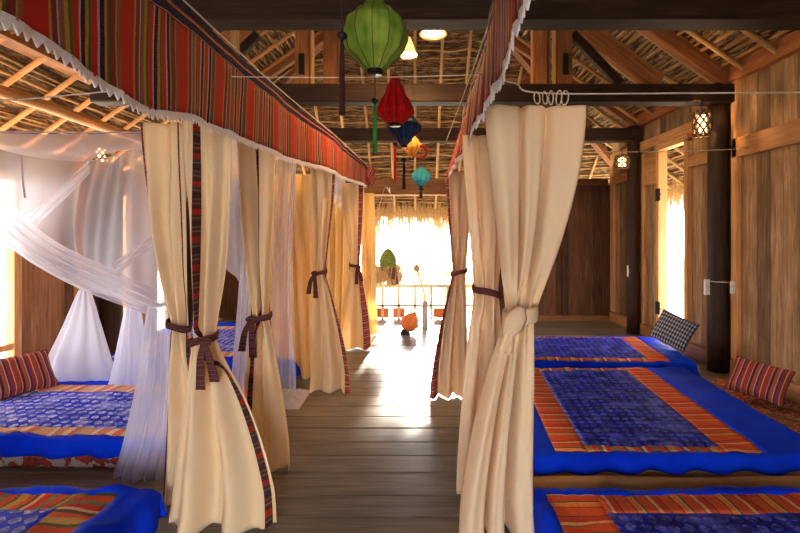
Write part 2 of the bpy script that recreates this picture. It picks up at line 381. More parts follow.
# ------------------------------------------------------------------ floor, ground
f = MB(); y = YF
while y < 9.3:
    wd = random.uniform(.2, .27); x = XL-.1
    tn = random.random()
    f.box(XL-.1, XR+.1, y+.003, min(y+wd, 9.35)-.004, -.05, random.uniform(-.002, .002), 'x', bev=.006, tone=tn)
    y += wd
struct(f.build('floor', M['floor'], origin=(0, 0, 0)))
g = MB(); g.grid(lambda u, v: (lerp(-40, 40, u), lerp(-30, 60, v), -1.6+.25*noise.noise((u*9, v*9, 0))), 40, 40)
struct(g.build('ground', M['ground'], origin=(0, 0, -1.6)))

# ------------------------------------------------------------------ walls
def planks(mb, axis, fixed, a0, a1, z0, z1, th=.03, wmin=.16, wmax=.26, side=1):
    """vertical boards; inner face at 'fixed', thickness outward (side)"""
    a = a0
    while a < a1-.01:
        b = min(a+random.uniform(wmin, wmax), a1)
        if a1-b < .08: b = a1
        off = random.uniform(0, .006)*side
        lo, hi = sorted((fixed+off, fixed+off+th*side))
        if axis == 'y': mb.box(lo, hi, a+.0015, b-.0015, z0, z1, 'z', bev=.005)
        else: mb.box(a+.0015, b-.0015, lo, hi, z0, z1, 'z', bev=.005)
        a = b
wr = MB()
planks(wr, 'y', XR, YF, 5.02, .0, 3.3); planks(wr, 'y', XR, 5.02, 5.8, .0, 3.3)
planks(wr, 'y', XR, 6.56, 7.19, .0, 3.3); planks(wr, 'y', XR, 7.19, YB, .0, 3.3, wmin=.2, wmax=.3)
planks(wr, 'y', XR, 5.8, 6.56, 2.85, 3.3)
struct(wr.build('wall_right', M['wall'], origin=(XR, 0, 0)))
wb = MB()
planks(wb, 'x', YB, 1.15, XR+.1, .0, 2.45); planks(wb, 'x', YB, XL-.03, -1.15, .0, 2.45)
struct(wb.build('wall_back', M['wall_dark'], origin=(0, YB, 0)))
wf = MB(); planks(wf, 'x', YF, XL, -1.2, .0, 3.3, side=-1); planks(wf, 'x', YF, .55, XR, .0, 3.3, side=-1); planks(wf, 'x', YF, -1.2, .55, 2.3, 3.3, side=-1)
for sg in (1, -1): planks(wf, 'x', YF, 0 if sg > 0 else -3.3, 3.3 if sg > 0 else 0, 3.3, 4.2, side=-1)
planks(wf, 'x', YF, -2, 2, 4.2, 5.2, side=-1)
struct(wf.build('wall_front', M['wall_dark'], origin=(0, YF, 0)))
wl = MB()
# left wall with three window openings
wins = [(3.5, 4.06), (5.28, 5.62), (6.2, 6.6)]
planks(wl, 'y', XL, YF, 1.2, .05, 2.35, side=-1)
planks(wl, 'y', XL, 1.2, wins[0][0], .05, 2.35, side=-1)
planks(wl, 'y', XL, wins[0][1], wins[1][0], .05, 2.35, side=-1); planks(wl, 'y', XL, wins[1][1], wins[2][0], .05, 2.35, side=-1)
planks(wl, 'y', XL, wins[2][1], YB, .05, 2.35, side=-1)
for a, b in wins: planks(wl, 'y', XL, a, b, .05, .2, side=-1); planks(wl, 'y', XL, a, b, 2.05, 2.35, side=-1)
struct(wl.build('wall_left', M['wall_left'], origin=(XL, 0, 0)))
for i, (a, b) in enumerate(wins):
    m = MB()
    m.box(XL-.05, XL+.03, a-.03, a+.04, .2, 2.12, 'z'); m.box(XL-.05, XL+.03, b-.05, b+.03, .2, 2.12, 'z')
    m.box(XL-.05, XL+.03, a, b, .15, .21, 'y'); m.box(XL-.05, XL+.03, a, b, 2.03, 2.12, 'y')
    wo = struct(m.build('window_%d' % (i+1), M['frame'], origin=(XL, (a+b)/2, .15)))
    r = MB(); r.box(XL-.04, XL+.02, a, b, .53, .585, 'y'); r.build('window_rail', M['frame'], wo)
    r = MB(); nb = max(1, int((b-a)/.17))
    for k in range(nb): yy = a+(k+.5)*(b-a)/nb; r.box(XL-.03, XL-.005, yy-.012, yy+.012, .585, 2.05, 'z')
    if i: r.build('window_bars', M['frame'], wo)
# trims: rails, sills, plates
tn = [0]
def trim(x0, x1, y0, y1, z0, z1, along, mat):
    tn[0] += 1; m = MB(); m.box(x0, x1, y0, y1, z0, z1, along, bev=.008)
    return struct(m.build('trim_%d' % tn[0], M[mat]))
trim(XR-.05, XR+.08, YF, 5.0, 2.4, 2.62, 'y', 'frame2')
trim(XR-.09, XR+.1, YF, 5.0, 3.25, 3.49, 'y', 'truss')
trim(XR-.09, XR+.1, 5.26, 8.3, 3.25, 3.49, 'y', 'truss')
trim(XR-.05, XR+.05, 4.93, 5.02, .18, 3.25, 'z', 'frame')
trim(XR-.05, XR+.04, 5.24, 5.8, 2.42, 2.56, 'y', 'frame')
trim(XR-.045, XR+.04, 5.25, 5.32, .18, 2.42, 'z', 'frame')
trim(XR-.045, XR+.04, 6.94, 7.02, .18, 2.8, 'z', 'frame')
trim(XR-.045, XR+.04, 6.56, 6.94, 2.3, 2.8, 'y', 'frame')
trim(XR-.05, XR+.05, 5.7, 8.1, 2.86, 3.0, 'y', 'frame')
trim(XR-.045, XR+.04, 7.19, 7.3, .18, 2.8, 'z', 'frame'); trim(XR-.045, XR+.04, 8.02, 8.14, .18, 2.8, 'z', 'frame')
trim(XR-.05, XR+.04, 7.3, 8.02, 2.45, 2.6, 'y', 'frame')
for k, (a, b) in enumerate([(YF, 5.0), (5.26, 5.82), (6.55, 7.0), (7.2, 8.1)]):
    m = MB(); m.box(XR-.07, XR+.05, a, b, 0, .17, 'y', bev=.01); struct(m.build('baseboard_right' + ('' if k == 0 else '.%03d' % k), M['frame']))
m = MB(); m.box(1.15, XR-.08, YB-.06, YB+.04, 0, .09, 'x'); struct(m.build('baseboard_back', M['frame2']))
m = MB(); m.box(XL, XL+.05, YF, YB-.1, 0, .14, 'y'); struct(m.build('baseboard_left', M['frame2']))
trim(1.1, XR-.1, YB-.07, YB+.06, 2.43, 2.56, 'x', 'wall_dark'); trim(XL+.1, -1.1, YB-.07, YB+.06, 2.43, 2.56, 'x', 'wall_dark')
trim(-1.1, 1.1, YB-.12, YB+.06, 2.27, 2.56, 'x', 'frame2')
trim(1.05, 1.17, YB-.06, YB+.06, 0, 2.27, 'z', 'frame2'); trim(-1.17, -1.05, YB-.06, YB+.06, 0, 2.27, 'z', 'frame2')
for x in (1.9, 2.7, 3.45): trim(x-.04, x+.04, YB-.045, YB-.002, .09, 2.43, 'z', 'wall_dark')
for yy in (4.62, 4.9): trim(XL-.01, XL+.05, yy, yy+.07, .14, 2.35, 'z', 'wall_dark')
# log on top of the left wall
m = MB(); m.tube([(XL, YF+.5*k, 2.8+random.uniform(-.01, .01)) for k in range(20)], .055, 10); struct(m.build('trim_40', M['frame2'], smooth=True))
m = MB(); m.box(XL-.1, XL+.1, YF, 8.3, 3.25, 3.45, 'y'); struct(m.build('trim_41', M['truss']))
# door on the right wall, open to the eaves
m = MB()
m.box(XR-.06, XR+.07, 5.8, 5.88, 0, 2.8, 'z'); m.box(XR-.06, XR+.07, 6.49, 6.56, 0, 2.8, 'z'); m.box(XR-.06, XR+.07, 5.8, 6.56, 2.77, 2.86, 'y'); m.box(XR-.06, XR+.07, 5.88, 6.49, .0, .05, 'y')
d1 = struct(m.build('door_1', M['frame'], origin=(XR, 6.2, 0)))
for z in (2.13, .5):
    m = MB(); m.box(XR-.08, XR-.055, 6.44, 6.54, z-.09, z+.09, 'z', bev=.006); m.tube([(XR-.09, 6.45, z), (XR-.09, 6.38, z)], .012, 8); m.build('door_latch', M['iron'], d1)

# ------------------------------------------------------------------ roof
RZ, RS = 5.92, .70
def ztop(x): return RZ-RS*abs(x)
def hipz(y): return 12.15-y
def slope_thatch(mb, P, rows, cols, along0, along1, skip=None):
    """P(a, t): a runs along the eave, t down the slope (metres); ragged overlapping courses"""
    for r in range(rows):
        t0 = r*.15; ph = random.random()*10
        def fn(u, v):
            a = lerp(along0, along1, u)
            j = .05*noise.noise((a*3.1, r*1.7, ph))+.035*noise.noise((a*13, r*2.3, ph))
            tt = t0+v*.21+j*(1 if v > .5 else .3)
            p, n = P(a, tt); return p-n*(.055*v+.02*noise.noise((a*9, r, 3.3)) - .0)
        mb.grid(fn, cols, 2, uvf=lambda u, v, r=r: (lerp(along0, along1, u)+r*3.3, v*.15+r*.77), keep=skip and (lambda u, v, t0=t0: skip(lerp(along0, along1, u), t0)))
cs = math.sqrt(1+RS*RS)
def PR(sgn):
    n = Vector((sgn*RS, 0, 1)).normalized()
    def P(a, t): x = t/cs; return Vector((sgn*x, a, RZ-RS*x)), n
    return P
hc = math.sqrt(2); nh = Vector((0, 1, 1)).normalized()
def PH(a, t): yy = 6.2+t/hc; return Vector((a, yy, hipz(yy))), nh
th = MB()
for sgn in (1, -1):
    slope_thatch(th, PR(sgn), int(5.15*cs/.15), 130, YF-.3, 10.1, skip=lambda a, t: hipz(a) > RZ-RS*t/cs-.35)
slope_thatch(th, PH, int(3.95*hc/.15), 110, -5.2, 5.2, skip=lambda a, t: RZ-RS*abs(a) > hipz(6.2+t/hc)-.35)
tw = MB()
# split-bamboo battens, wobbly, one to each course
for sgn in (1, -1):
    P = PR(sgn)
    for r in range(2, 41):
        t = r*.15+.02; x = t/cs; yend = min(12.15-(RZ-RS*x), 10)
        pts = []
        for k in range(24):
            a = lerp(YF, yend, k/23); p, n = P(a, t+random.uniform(-.02, .02)); pts.append(p-n*random.uniform(.065, .085))
        tw.tube(pts, random.uniform(.014, .024), 5)
        if r % 2: tw.tube([p+Vector((sgn*.045, 0, -.04+random.uniform(-.012, .012))) for p in pts], random.uniform(.008, .015), 5)
for r in range(1, 37):
    t = r*.15+.02; yy = 6.2+t/hc; xe = min((RZ-hipz(yy))/RS, 5.1); pts = []
    for k in range(24):
        p, n = PH(lerp(-xe, xe, k/23), t+random.uniform(-.025, .025)); pts.append(p-n*random.uniform(.065, .09))
    tw.tube(pts, random.uniform(.014, .024), 5)
    if r % 2: tw.tube([p+Vector((0, .05, -.05+random.uniform(-.015, .015))) for p in pts], random.uniform(.008, .015), 5)
struct(th.build('ceiling', M['thatch'], origin=(0, 4, 2)))
struct(tw.build('ceiling', M['batten'], origin=(0, 4, 2), smooth=True))
# weatherproof outer layer of the roof
ou = MB()
ou.grid(lambda u, v: (lerp(0, 5.3, v), lerp(YF-.4, 6.2+.0*v if v == 0 else min(10.3, 12.15-(RZ-RS*5.3*v)), u), RZ+.16-RS*5.3*v), 8, 20)
ou.grid(lambda u, v: (-lerp(0, 5.3, v), lerp(YF-.4, 6.2 if v == 0 else min(10.3, 12.15-(RZ-RS*5.3*v)), u), RZ+.16-RS*5.3*v), 8, 20)
ou.grid(lambda u, v: (lerp(-1, 1, u)*5.6*v, lerp(6.2, 10.15, v), RZ+.16-(3.95*v)), 12, 20)
oo = ou.build('roof_covering', M['thatch'], origin=(0, 4, 2), thick=.05); struct(oo)
# straw fringes hanging from the eaves
def fringe(a, b, name, label, hmin, hmax, n, drop=(0, 0)):
    m = MB(); a = Vector(a); b = Vector(b); d = (b-a).normalized(); nn = d.cross(Vector((0, 0, 1)))
    for k in range(n):
        t = random.random(); p = a.lerp(b, t)+nn*random.uniform(-.12, .12)+Vector((0, 0, random.uniform(0, .12)))
        env = .4+.8*noise.noise((t*(b-a).length*2.6, 1, 4))+.4*noise.noise((t*(b-a).length*9, 2, 4))
        h = lerp(hmin, hmax, max(0, min(1.2, env)))*random.uniform(.45, 1.1); wd = random.uniform(.008, .02); lean = random.uniform(-.09, .09)
        q = p+d*lean*h+Vector((0, 0, -h)); mid = p.lerp(q, .5)+nn*random.uniform(-.02, .02)
        base = len(m.v); m.v += [p-d*wd/2, p+d*wd/2, mid-d*wd*.4, mid+d*wd*.4, q]
        m.face((base, base+1, base+3, base+2)); m.face((base+2, base+3, base+4))
    o = m.build(name, M['straw']); return tag(o, label, 'straw fringe', kind='stuff')
fringe((-2.6, 9.95, 2.2), (2.6, 9.95, 2.2), 'straw_fringe', 'ragged straw eave hanging down outside the bright end opening', .4, 1.7, 1800)
fringe((4.85, 3, 2.5), (4.85, 10.0, 2.5), 'straw_fringe', 'ragged straw eave seen through the open doorway on the right', .3, 1.2, 3600)

# rafters
def rafter(a, b, r, label, group, mat='pole', square=False):
    m = MB()
    if square: m.beam(a, b, r*2, r*2.4, bev=.008)
    else: m.tube([Vector(a).lerp(Vector(b), k/8)+Vector([random.uniform(-.006, .006) for _ in range(3)]) for k in range(9)], r, 8)
    o = m.build('rafter', M[mat], smooth=not square); tag(o, label, 'rafter', group)
yy = .3
while yy < 9.3:  # pole rafters
    for sgn in (1, -1):
        top = 0.05 if yy < 6.2 else (yy-6.15)/RS*.99
        x0, x1 = top, 4.9
        if x0 > 4.5: continue
        off = -.125
        a = (sgn*x0, yy, ztop(x0)+off*1.2); b = (sgn*x1, yy, ztop(x1)+off*1.2)
        side = 'right' if sgn > 0 else 'left'
        rafter(a, b, .027, 'thin tan pole rafter under the thatch of the %s roof slope' % side, 'pole rafters under the %s roof slope' % side, 'pole' if sgn > 0 else 'frame2')
    yy += .45
xx = -3.6
while xx < 3.7:
    y0 = max(6.3, 12.15-ztop(xx)+.1)
    rafter((xx, y0, hipz(y0)-.16), (xx, 9.95, hipz(9.95)-.16), .026, 'thin tan pole rafter under the thatch of the end roof slope', 'pole rafters under the end roof slope')
    xx += .45
for sgn in (1, -1):
    rafter((sgn*.1, 6.25, 5.66), (sgn*4.1, 9.06, 2.86), .06, 'squared hip rafter at the far %s corner of the roof' % ('right' if sgn > 0 else 'left'), None, 'truss', True)
BAY = [(3.15, 'near'), (5.05, 'middle'), (7.1, 'far')]
for Y, nm in BAY:
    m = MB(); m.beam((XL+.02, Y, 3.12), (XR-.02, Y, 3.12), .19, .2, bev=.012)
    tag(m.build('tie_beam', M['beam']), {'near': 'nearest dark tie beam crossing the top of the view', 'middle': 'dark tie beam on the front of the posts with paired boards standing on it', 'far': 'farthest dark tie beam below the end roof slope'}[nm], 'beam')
    for sgn in (1, -1):
        side = 'right' if sgn > 0 else 'left'
        if nm != 'near':
            m = MB(); m.beam((sgn*3.52, Y, 3.29), (sgn*.06, Y, 5.62), .1, .17, bev=.01)
            tag(m.build('principal_rafter', M['truss']), 'heavy squared rafter on the %s end of the %s tie beam' % (side, nm), 'rafter')
            m = MB(); m.beam((sgn*2.72, Y, 3.24), (sgn*1.72, Y, 4.0), .09, .22, bev=.01)
            tag(m.build('brace', M['truss']), 'broad slanting brace on the %s half of the %s tie beam' % (side, nm), 'brace')
            m = MB(); m.beam((sgn*2.3, Y-.01, 3.24), (sgn*1.76, Y-.01, 3.8), .07, .1, bev=.008)
            tag(m.build('brace', M['beam']), 'slim dark brace below the broad one on the %s half of the %s tie beam' % (side, nm), 'brace')
Y = 5.05
for x0, x1, lb, mt in [(-1.335, -1.18, 'slotted upright board, left one of the pair left of the green lantern', 'truss'), (-1.02, -.865, 'upright board, right one of the pair left of the green lantern', 'truss'),
                   (1.31, 1.47, 'orange upright board directly above the front right curtain rings', 'truss'), (1.59, 1.75, 'slotted upright board on the tie beam where the right braces meet', 'truss')]:
    t = thing('upright_board', lb, 'roof post', ((x0+x1)/2, Y, 3.22))
    m = MB(); m.box(x0, x1, Y-.05, Y+.05, 3.22, ztop((x0+x1)/2)-.25, 'z'); m.build('board', M[mt], t)
    if 'slotted' in lb:
        m = MB(); m.box((x0+x1)/2-.03, (x0+x1)/2+.03, Y-.075, Y-.045, 3.33, 3.56, 'z'); m.build('peg', M['black'], t)
    s2 = .04 if x0 > 0 else -.04
    m = MB(); e = x1+.03 if x1 < 1.5 else x0-.03; m.box(e-.015, e+.015, Y-.03, Y+.03, 3.22, ztop(e)-.25, 'z'); m.build('edge_strip', M['pole'], t)
m = MB(); m.beam((-2.0, 5.05, 3.22), (-2.0, 5.05, ztop(2)-.25), .1, .1, up=(0, 1, 0)); tag(m.build('upright_board', M['pole']), 'slim upright post left of the left braces', 'roof post')
# posts
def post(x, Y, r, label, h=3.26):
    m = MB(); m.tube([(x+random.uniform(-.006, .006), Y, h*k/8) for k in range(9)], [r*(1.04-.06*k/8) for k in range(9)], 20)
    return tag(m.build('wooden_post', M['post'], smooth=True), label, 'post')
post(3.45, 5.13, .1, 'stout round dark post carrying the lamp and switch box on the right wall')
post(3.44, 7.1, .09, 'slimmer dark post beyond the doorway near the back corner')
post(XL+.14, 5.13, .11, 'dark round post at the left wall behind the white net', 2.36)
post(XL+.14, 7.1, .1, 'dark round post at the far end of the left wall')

# sconces: woven bamboo lamps
def sconce(x, Y, z, label, power, r=.06, h=.2):
    t = thing('woven_lamp', label, 'lamp', (x, Y, z-h/2))
    m = MB(); m.lathe((x, Y, z), [(.0, -h*.33), (r*.6, -h*.33), (r*.6, h*.33), (0, h*.33)], 16); m.build('bulb', M['glow'], t, True)
    m = MB(); n = 8
    for k in range(n):
        for dr in (1, -1):
            pts = [(x+r*(1+.25*math.sin(PI*j/10))*math.cos(2*PI*k/n+dr*j*.2), Y+r*(1+.25*math.sin(PI*j/10))*math.sin(2*PI*k/n+dr*j*.2), z-h/2+h*j/10) for j in range(11)]
            m.tube(pts, .0105, 5)
    for zz in (-h/2, h/2): m.tube([(x+r*math.cos(a*PI/8), Y+r*math.sin(a*PI/8), z+zz) for a in range(17)], .007, 5)
    m.build('cage', M['bamboo'], t, True)
    m = MB(); m.tube([(x, Y, z+h/2), (x, Y, z+h/2+.12), (x+.06*(1 if x > 0 else -1), Y, z+h/2+.14)], .006, 6); m.build('hanger', M['iron'], t)
    lo = lamp('lamp_light', (x, Y, z), power, rad=.05); lo.parent = t; lo.location = (0, 0, h/2)
sconce(*at(702, 124, 4.88), 'lit woven bamboo lamp on the near side of the stout right post', 60, r=.07, h=.27)
sconce(*at(622, 162, 6.9), 'lit round woven lamp beside the slimmer far post', 45, r=.09, h=.19)
sconce(-3.38, 6.95, 2.6, 'added woven lamp hidden behind the far left curtains to warm the far roof', 60)  # unseen lamp, added for a warm glow on the far thatch
sconce(-3.42, 4.9, 2.42, 'lit woven lamp glowing behind the white net at the left wall', 30)
sconce(-3.25, 3.4, 2.6, 'lit woven lamp above the nearest left window', 20)
# bare-wire fittings
def switch(x, Y, z, wd, h, label):
    t = thing('switch_box', label, 'switch', (x, Y, z-h/2))
    m = MB(); m.box(x-wd/2, x+wd/2, Y-.03, Y, z-h/2, z+h/2, 'z', bev=.008); m.build('housing', M['white'], t)
    m = MB(); m.box(x-wd*.22, x+wd*.22, Y-.04, Y-.03, z-h*.18, z+h*.18, 'z', bev=.004); m.build('rocker', M['cord'], t)
switch(*at(706, 287, 5.0), .06, .17, 'pale switch box on the stout right post')
switch(XR-.06, 4.98, .97, .06, .14, 'pale socket box on the board wall just right of the stout post')
switch(*at(628.5, 271, 7.1), .06, .18, 'pale switch box on the slimmer far post')
m = MB(); m.tube([(3.26, 4.98, 1.04), (3.33, 4.97, 1.03), (3.42, 4.965, 1.03), (3.49, 4.97, 1.02)], .006, 6); tag(m.build('cable', M['cord']), 'short pale cable linking the two switch boxes at the stout post', 'cable')
# conical lampshades in the roof
def shade(px, y, Y, r, h, label, mat, power, ctop):
    x, Y, z = at(px, y, Y); t = thing('lampshade', label, 'lamp', (x, Y, z-h/2))
    m = MB(); m.lathe((x, Y, z), [(r, -h/2), (r*.75, -h*.2), (r*.3, h*.4), (r*.12, h/2)], 24); m.build('shade', mat, t, True, thick=.004)
    m = MB(); m.lathe((x, Y, z), [(0, -.03), (.02, -.015), (.022, .01), (0, .03)], 12); m.build('bulb', M['glow'], t, True)
    m = MB(); m.tube([(x, Y, z+h/2), (x, Y, ctop)], .004, 6); m.build('cord', M['black'], t)
    lo = lamp('lamp_light', (x, Y, z-h/2), power, rad=.05); lo.parent = t; lo.location = (0, 0, 0)
shade(408, 46, 4.2, .085, .17, 'small glowing orange lampshade behind the green lantern', M['glow2'], 45, 5.7)
shade(433, 31, 6.0, .19, .1, 'wide pale conical lampshade high under the roof right of the green lantern', M['straw'], 14, 5.7)

# ------------------------------------------------------------------ end balustrade, outside
t = thing('balustrade', 'low timber balustrade, coloured pale for glare, across the bright end opening', 'railing', (0, 8.35, 0))
m = MB(); m.box(-1.5, 1.5, 8.31, 8.39, .58, .64, 'x'); m.build('top_rail', M['glare_paled_timber'], t)
m = MB(); m.box(-1.5, 1.5, 8.32, 8.38, .22, .26, 'x'); m.build('lower_rail', M['glare_paled_timber'], t)
for k in range(11):
    x = -1.5+k*.3; m = MB(); m.box(x-.025, x+.025, 8.32, 8.38, 0, .58, 'z'); m.build('baluster', M['glare_paled_timber'], t)
for k in range(3):
    x = [-.6, -.3, .45][k]; m = MB(); m.box(x-.11, x+.11, 8.33, 8.37, .02, .2, 'x'); m.build('infill_panel', M['orange'], t)
def bush(x, y, z, r, label):
    t = thing('bush', label, 'bush', (x, y, -1.55)); m = MB()
    for k in range(900):
        d = Vector((random.gauss(0, 1), random.gauss(0, 1), random.gauss(0, 1))).normalized()*r*random.uniform(.7, 1.05)
        p = Vector((x, y, z))+d; a = Vector((random.gauss(0, 1), random.gauss(0, 1), random.gauss(0, 1))).normalized()*.12; bb = a.cross(d).normalized()*.045
        base = len(m.v); m.v += [p-a, p+bb, p+a, p-bb]; m.face((base, base+1, base+2, base+3))
    m.build('foliage', M['leaf'], t)
    m = MB(); m.tube([(x, y, -1.55), (x, y, z)], .06, 8); m.build('stem', M['post'], t)
bush(1.4, 15, .2, 1.0, 'sunlit bush beyond the balustrade, right of the end opening')
bush(10.5, 15, 0, 1.5, 'sunlit bush outside the right doorway')

# hanging ornament, pot, orange thing at the end of the aisle
x, Y, z = at(388, 261, 7.5)
t = thing('hanging_ornament', 'green woven gourd-shaped ornament hung with straw in the bright opening', 'ornament', (x, Y, z-.45))
m = MB(); m.lathe((x, Y, z), [(.0, .22), (.05, .19), (.11, .12), (.145, .02), (.14, -.08), (.1, -.17), (.0, -.2)], 20, rib=10, depth=.06); m.build('woven_body', M['weave_green'], t, True)
m = MB(); m.tube([(x+.04, Y-.05, z-.12), (x+.09, Y-.05, z-.25), (x+.14, Y-.04, z-.38)], [.085, .085, .06], 12); m.build('neck', M['brown'], t, True)
m = MB()
for k in range(420):
    a = random.random()*2*PI; r = random.uniform(.12, .3); p = Vector((x-.02+r*math.cos(a), Y+.6*r*math.sin(a), z-.15+random.uniform(-.15, .1))); q = p+Vector((random.uniform(-.05, .05), 0, -random.uniform(.12, .3)))
    base = len(m.v); m.v += [p-Vector((.009, 0, 0)), p+Vector((.009, 0, 0)), q]; m.face((base, base+1, base+2))
m.build('straw_skirt', M['straw'], t)
m = MB()
for dx, dz in ((-.2, 0), (.12, 0)): m.tube(catmull([(x, Y, z+.2), (x+dx, Y, z+.5), (x+dx*.3, Y, z+1.2), (x, YB-.15, 2.3)], 6), .005, 6)
m.build('cord', M['cord'], t)
x, Y, z = at(425, 327, 7.55); z = 0
t = thing('vase', 'tall grey vase with a bent yellow stalk at the end of the aisle', 'vase', (x, Y, 0))
m = MB(); m.lathe((x, Y, 0), [(0, .0), (.05, 0), (.055, .04), (.048, .2), (.05, .4), (.042, .44), (.03, .45), (.0, .43)], 20); m.build('body', M['clay'], t, True)
m = MB(); m.tube(catmull([(x, Y, .42), (x-.03, Y, .65), (x-.1, Y, .85), (x-.13, Y, .98)]), .02, 8); m.build('stalk', M['gold'], t, True)
m = MB(); m.lathe((x-.14, Y, .99), [(0, -.06), (.05, -.04), (.06, .01), (.035, .05), (0, .07)], 12); m.build('flower_head', M['straw'], t, True)
x, Y, z = at(407, 333, 7.05)
t = thing('orange_figure', 'small orange ornament with a dark foot standing on the aisle floor', 'ornament', (x, Y, 0))
m = MB(); R = Matrix.Rotation(.5, 3, 'Y'); m.lathe((x-.02, Y, .06), [(0, 0), (.07, .01), (.13, .07), (.15, .15), (.1, .24), (.03, .31), (0, .32)], 20, mat=R); m.build('body', M['orange'], t, True)
m = MB(); m.lathe((x-.03, Y, .0), [(0, .0), (.075, 0), (.08, .02), (.05, .07), (0, .09)], 16); m.build('foot', M['black'], t, True)
m = MB(); m.lathe((x+.0, Y-.08, .2), [(0, -.05), (.04, -.03), (.05, 0), (.03, .04), (0, .05)], 12, mat=Matrix.Rotation(1.2, 3, 'X')); m.build('knob', M['orange'], t, True)

# ------------------------------------------------------------------ beds: mattress + quilt
def softbox(mb, x0, x1, y0, y1, z0, z1, rot=0, rnd=.06, bulge=.015, nx=26, ny=22):
    cx, cy = (x0+x1)/2, (y0+y1)/2; hx, hy = (x1-x0)/2, (y1-y0)/2; c, s_ = math.cos(rot), math.sin(rot)
    def pt(X, Yv, Z): return (cx+X*c-Yv*s_, cy+X*s_+Yv*c, Z)
    # cross-section: wrap round; side profile
    prof = [(0, 0), (.0, .3), (.0, .7), (.35, .93), (1, 1)]
    rings = []
    def ring(ins, z):
        P = []; n = 18
        for sx_, sy_, a0 in ((1, 1, 0), (-1, 1, PI/2), (-1, -1, PI), (1, -1, 1.5*PI)):
            for k in range(6):
                a = a0+PI/2*k/5; P.append(pt(sx_*(hx-rnd)+(rnd-ins)*math.cos(a), sy_*(hy-rnd)+(rnd-ins)*math.sin(a), z))
        return P
    h = z1-z0; last = None
    for ins, zz in [(.02, 0), (.0, .12), (-bulge, .5), (0, .85), (.02, .96), (.05, 1.0)]:
        P = ring(ins, z0+h*zz); base = len(mb.v); mb.v += [Vector(p) for p in P]
        if last is not None:
            n = len(P)
            for i in range(n): j = (i+1) % n; mb.face((last+i, last+j, base+j, base+i))
        else: mb.face([base+i for i in range(len(P))][::-1])
        last = base
    mb.face([last+i for i in range(24)])
def quilt(cx, cy, hx, hy, top, A, B, hang, rot, label, mats, wr=.012, bw=(.2, .2, .08, .1), seed=0, shear=0):
    """A, B: half sizes of outer edge of the striped band; bw: band width left, right, near, far"""
    t = thing('quilt', label, 'quilt', (cx, cy, 0)); c, s_ = math.cos(rot), math.sin(rot)
    EX, EY = hx+hang, hy+hang; ax0, ax1 = A; by0, by1 = B
    def lines(lo, hi, keys, step=.035):
        P = sorted([lo, hi]+keys); out = [P[0]]
        for a, b in zip(P, P[1:]):
            n = max(1, round((b-a)/step)); out += [a+(b-a)*k/n for k in range(1, n+1)]
        return out
    us = lines(-EX, EX, [ax0, ax0+bw[0], ax1-bw[1], ax1]); vs = lines(-EY, EY, [by0, by0+bw[2], by1-bw[3], by1])
    R = .05
    def fold(q, h):
        q_, sg = abs(q), (1 if q > 0 else -1); e = q_-(h-R)
        if e <= 0: return q, 0
        if e < R*PI/2: an = e/R; return sg*(h-R+R*math.sin(an)), R*(1-math.cos(an))
        return sg*(h+.12*(e-R*PI/2)), R+(e-R*PI/2)
    def fn(u, v):
        x, dx = fold(u, hx); y, dy = fold(v, hy); dz = max(dx, dy)
        big = noise.noise((u*1.3+seed, v*1.6, seed)); mid = noise.noise((u*4+seed, v*6, 2+seed)); fine = noise.noise((u*9+v*9, v*5-u*4, seed+5))
        edge = sm((max(abs(u)/hx, abs(v)/hy)-.6)/.35)
        z = top-dz+wr*(.9*big+.5*mid)+wr*edge*(.9*mid+.7*fine-1.1*(1-abs(noise.noise((u*5-v*7+seed, u*7+v*5, seed+2)))*4 if abs(noise.noise((u*5-v*7+seed, u*7+v*5, seed+2))) < .25 else 0)*.5)*(1-.6*sm(dz/.1))
        if dz > R: x += .018*math.sin(v*26+seed)*(1 if u > 0 else -1)*(dx > R)*(dz/hang); y += .02*math.sin(u*22+3*big)*(1 if v > 0 else -1)*(dy > R)*(dz/hang)
        z = max(z, .012)
        x += shear*y
        return (cx+x*c-y*s_, cy+x*s_+y*c, z)
    inb = lambda u, v: ax0 < u < ax1 and by0 < v < by1
    inc = lambda u, v: ax0+bw[0] < u < ax1-bw[1] and by0+bw[2] < v < by1-bw[3]
    m = MB(); m.grid(fn, 0, 0, us, vs, keep=lambda u, v: not inb(u, v)); m.build('plain_border', mats[0], t, True, thick=.006)
    for kp_ in (lambda u, v: inb(u, v) and u < ax0+bw[0], lambda u, v: inb(u, v) and u > ax1-bw[1]):
        m = MB(); m.grid(fn, 0, 0, us, vs, keep=kp_, uvf=lambda u, v: (v, u)); m.build('striped_side_band', mats[1], t, True, thick=.006)
    for kp_ in (lambda u, v: v < by0+bw[2], lambda u, v: v > by1-bw[3]):
        m = MB(); m.grid(fn, 0, 0, us, vs, keep=lambda u, v: kp_(u, v) and inb(u, v) and ax0+bw[0] < u < ax1-bw[1], uvf=lambda u, v: (u, v)); m.build('striped_end_band', mats[2], t, True, thick=.006)
    m = MB(); m.grid(fn, 0, 0, us, vs, keep=inc, uvf=lambda u, v: (u, v)); m.build('patterned_panel', mats[3], t, True, thick=.006)
    return t
def bed(cx, cy, hx, hy, top, mlabel, qlabel, A, B, hang, rot, mats, mm, bw, wr=.012, seed=0, shear=0):
    m = MB(); softbox(m, cx-hx+.03, cx+hx-.03, cy-hy+.03, cy+hy-.03, .006, top-.055, rot)
    o = m.build('mattress', M[mm], smooth=False); tag(o, mlabel, 'mattress')
    quilt(cx, cy, hx, hy, top, A, B, hang, rot, qlabel, mats, wr, bw, seed, shear)
QM = [M['blue'], M['band'], M['bandm'], M['panel']]; QL = [M['blue'], M['bandl'], M['bandl'], M['panel_l']]
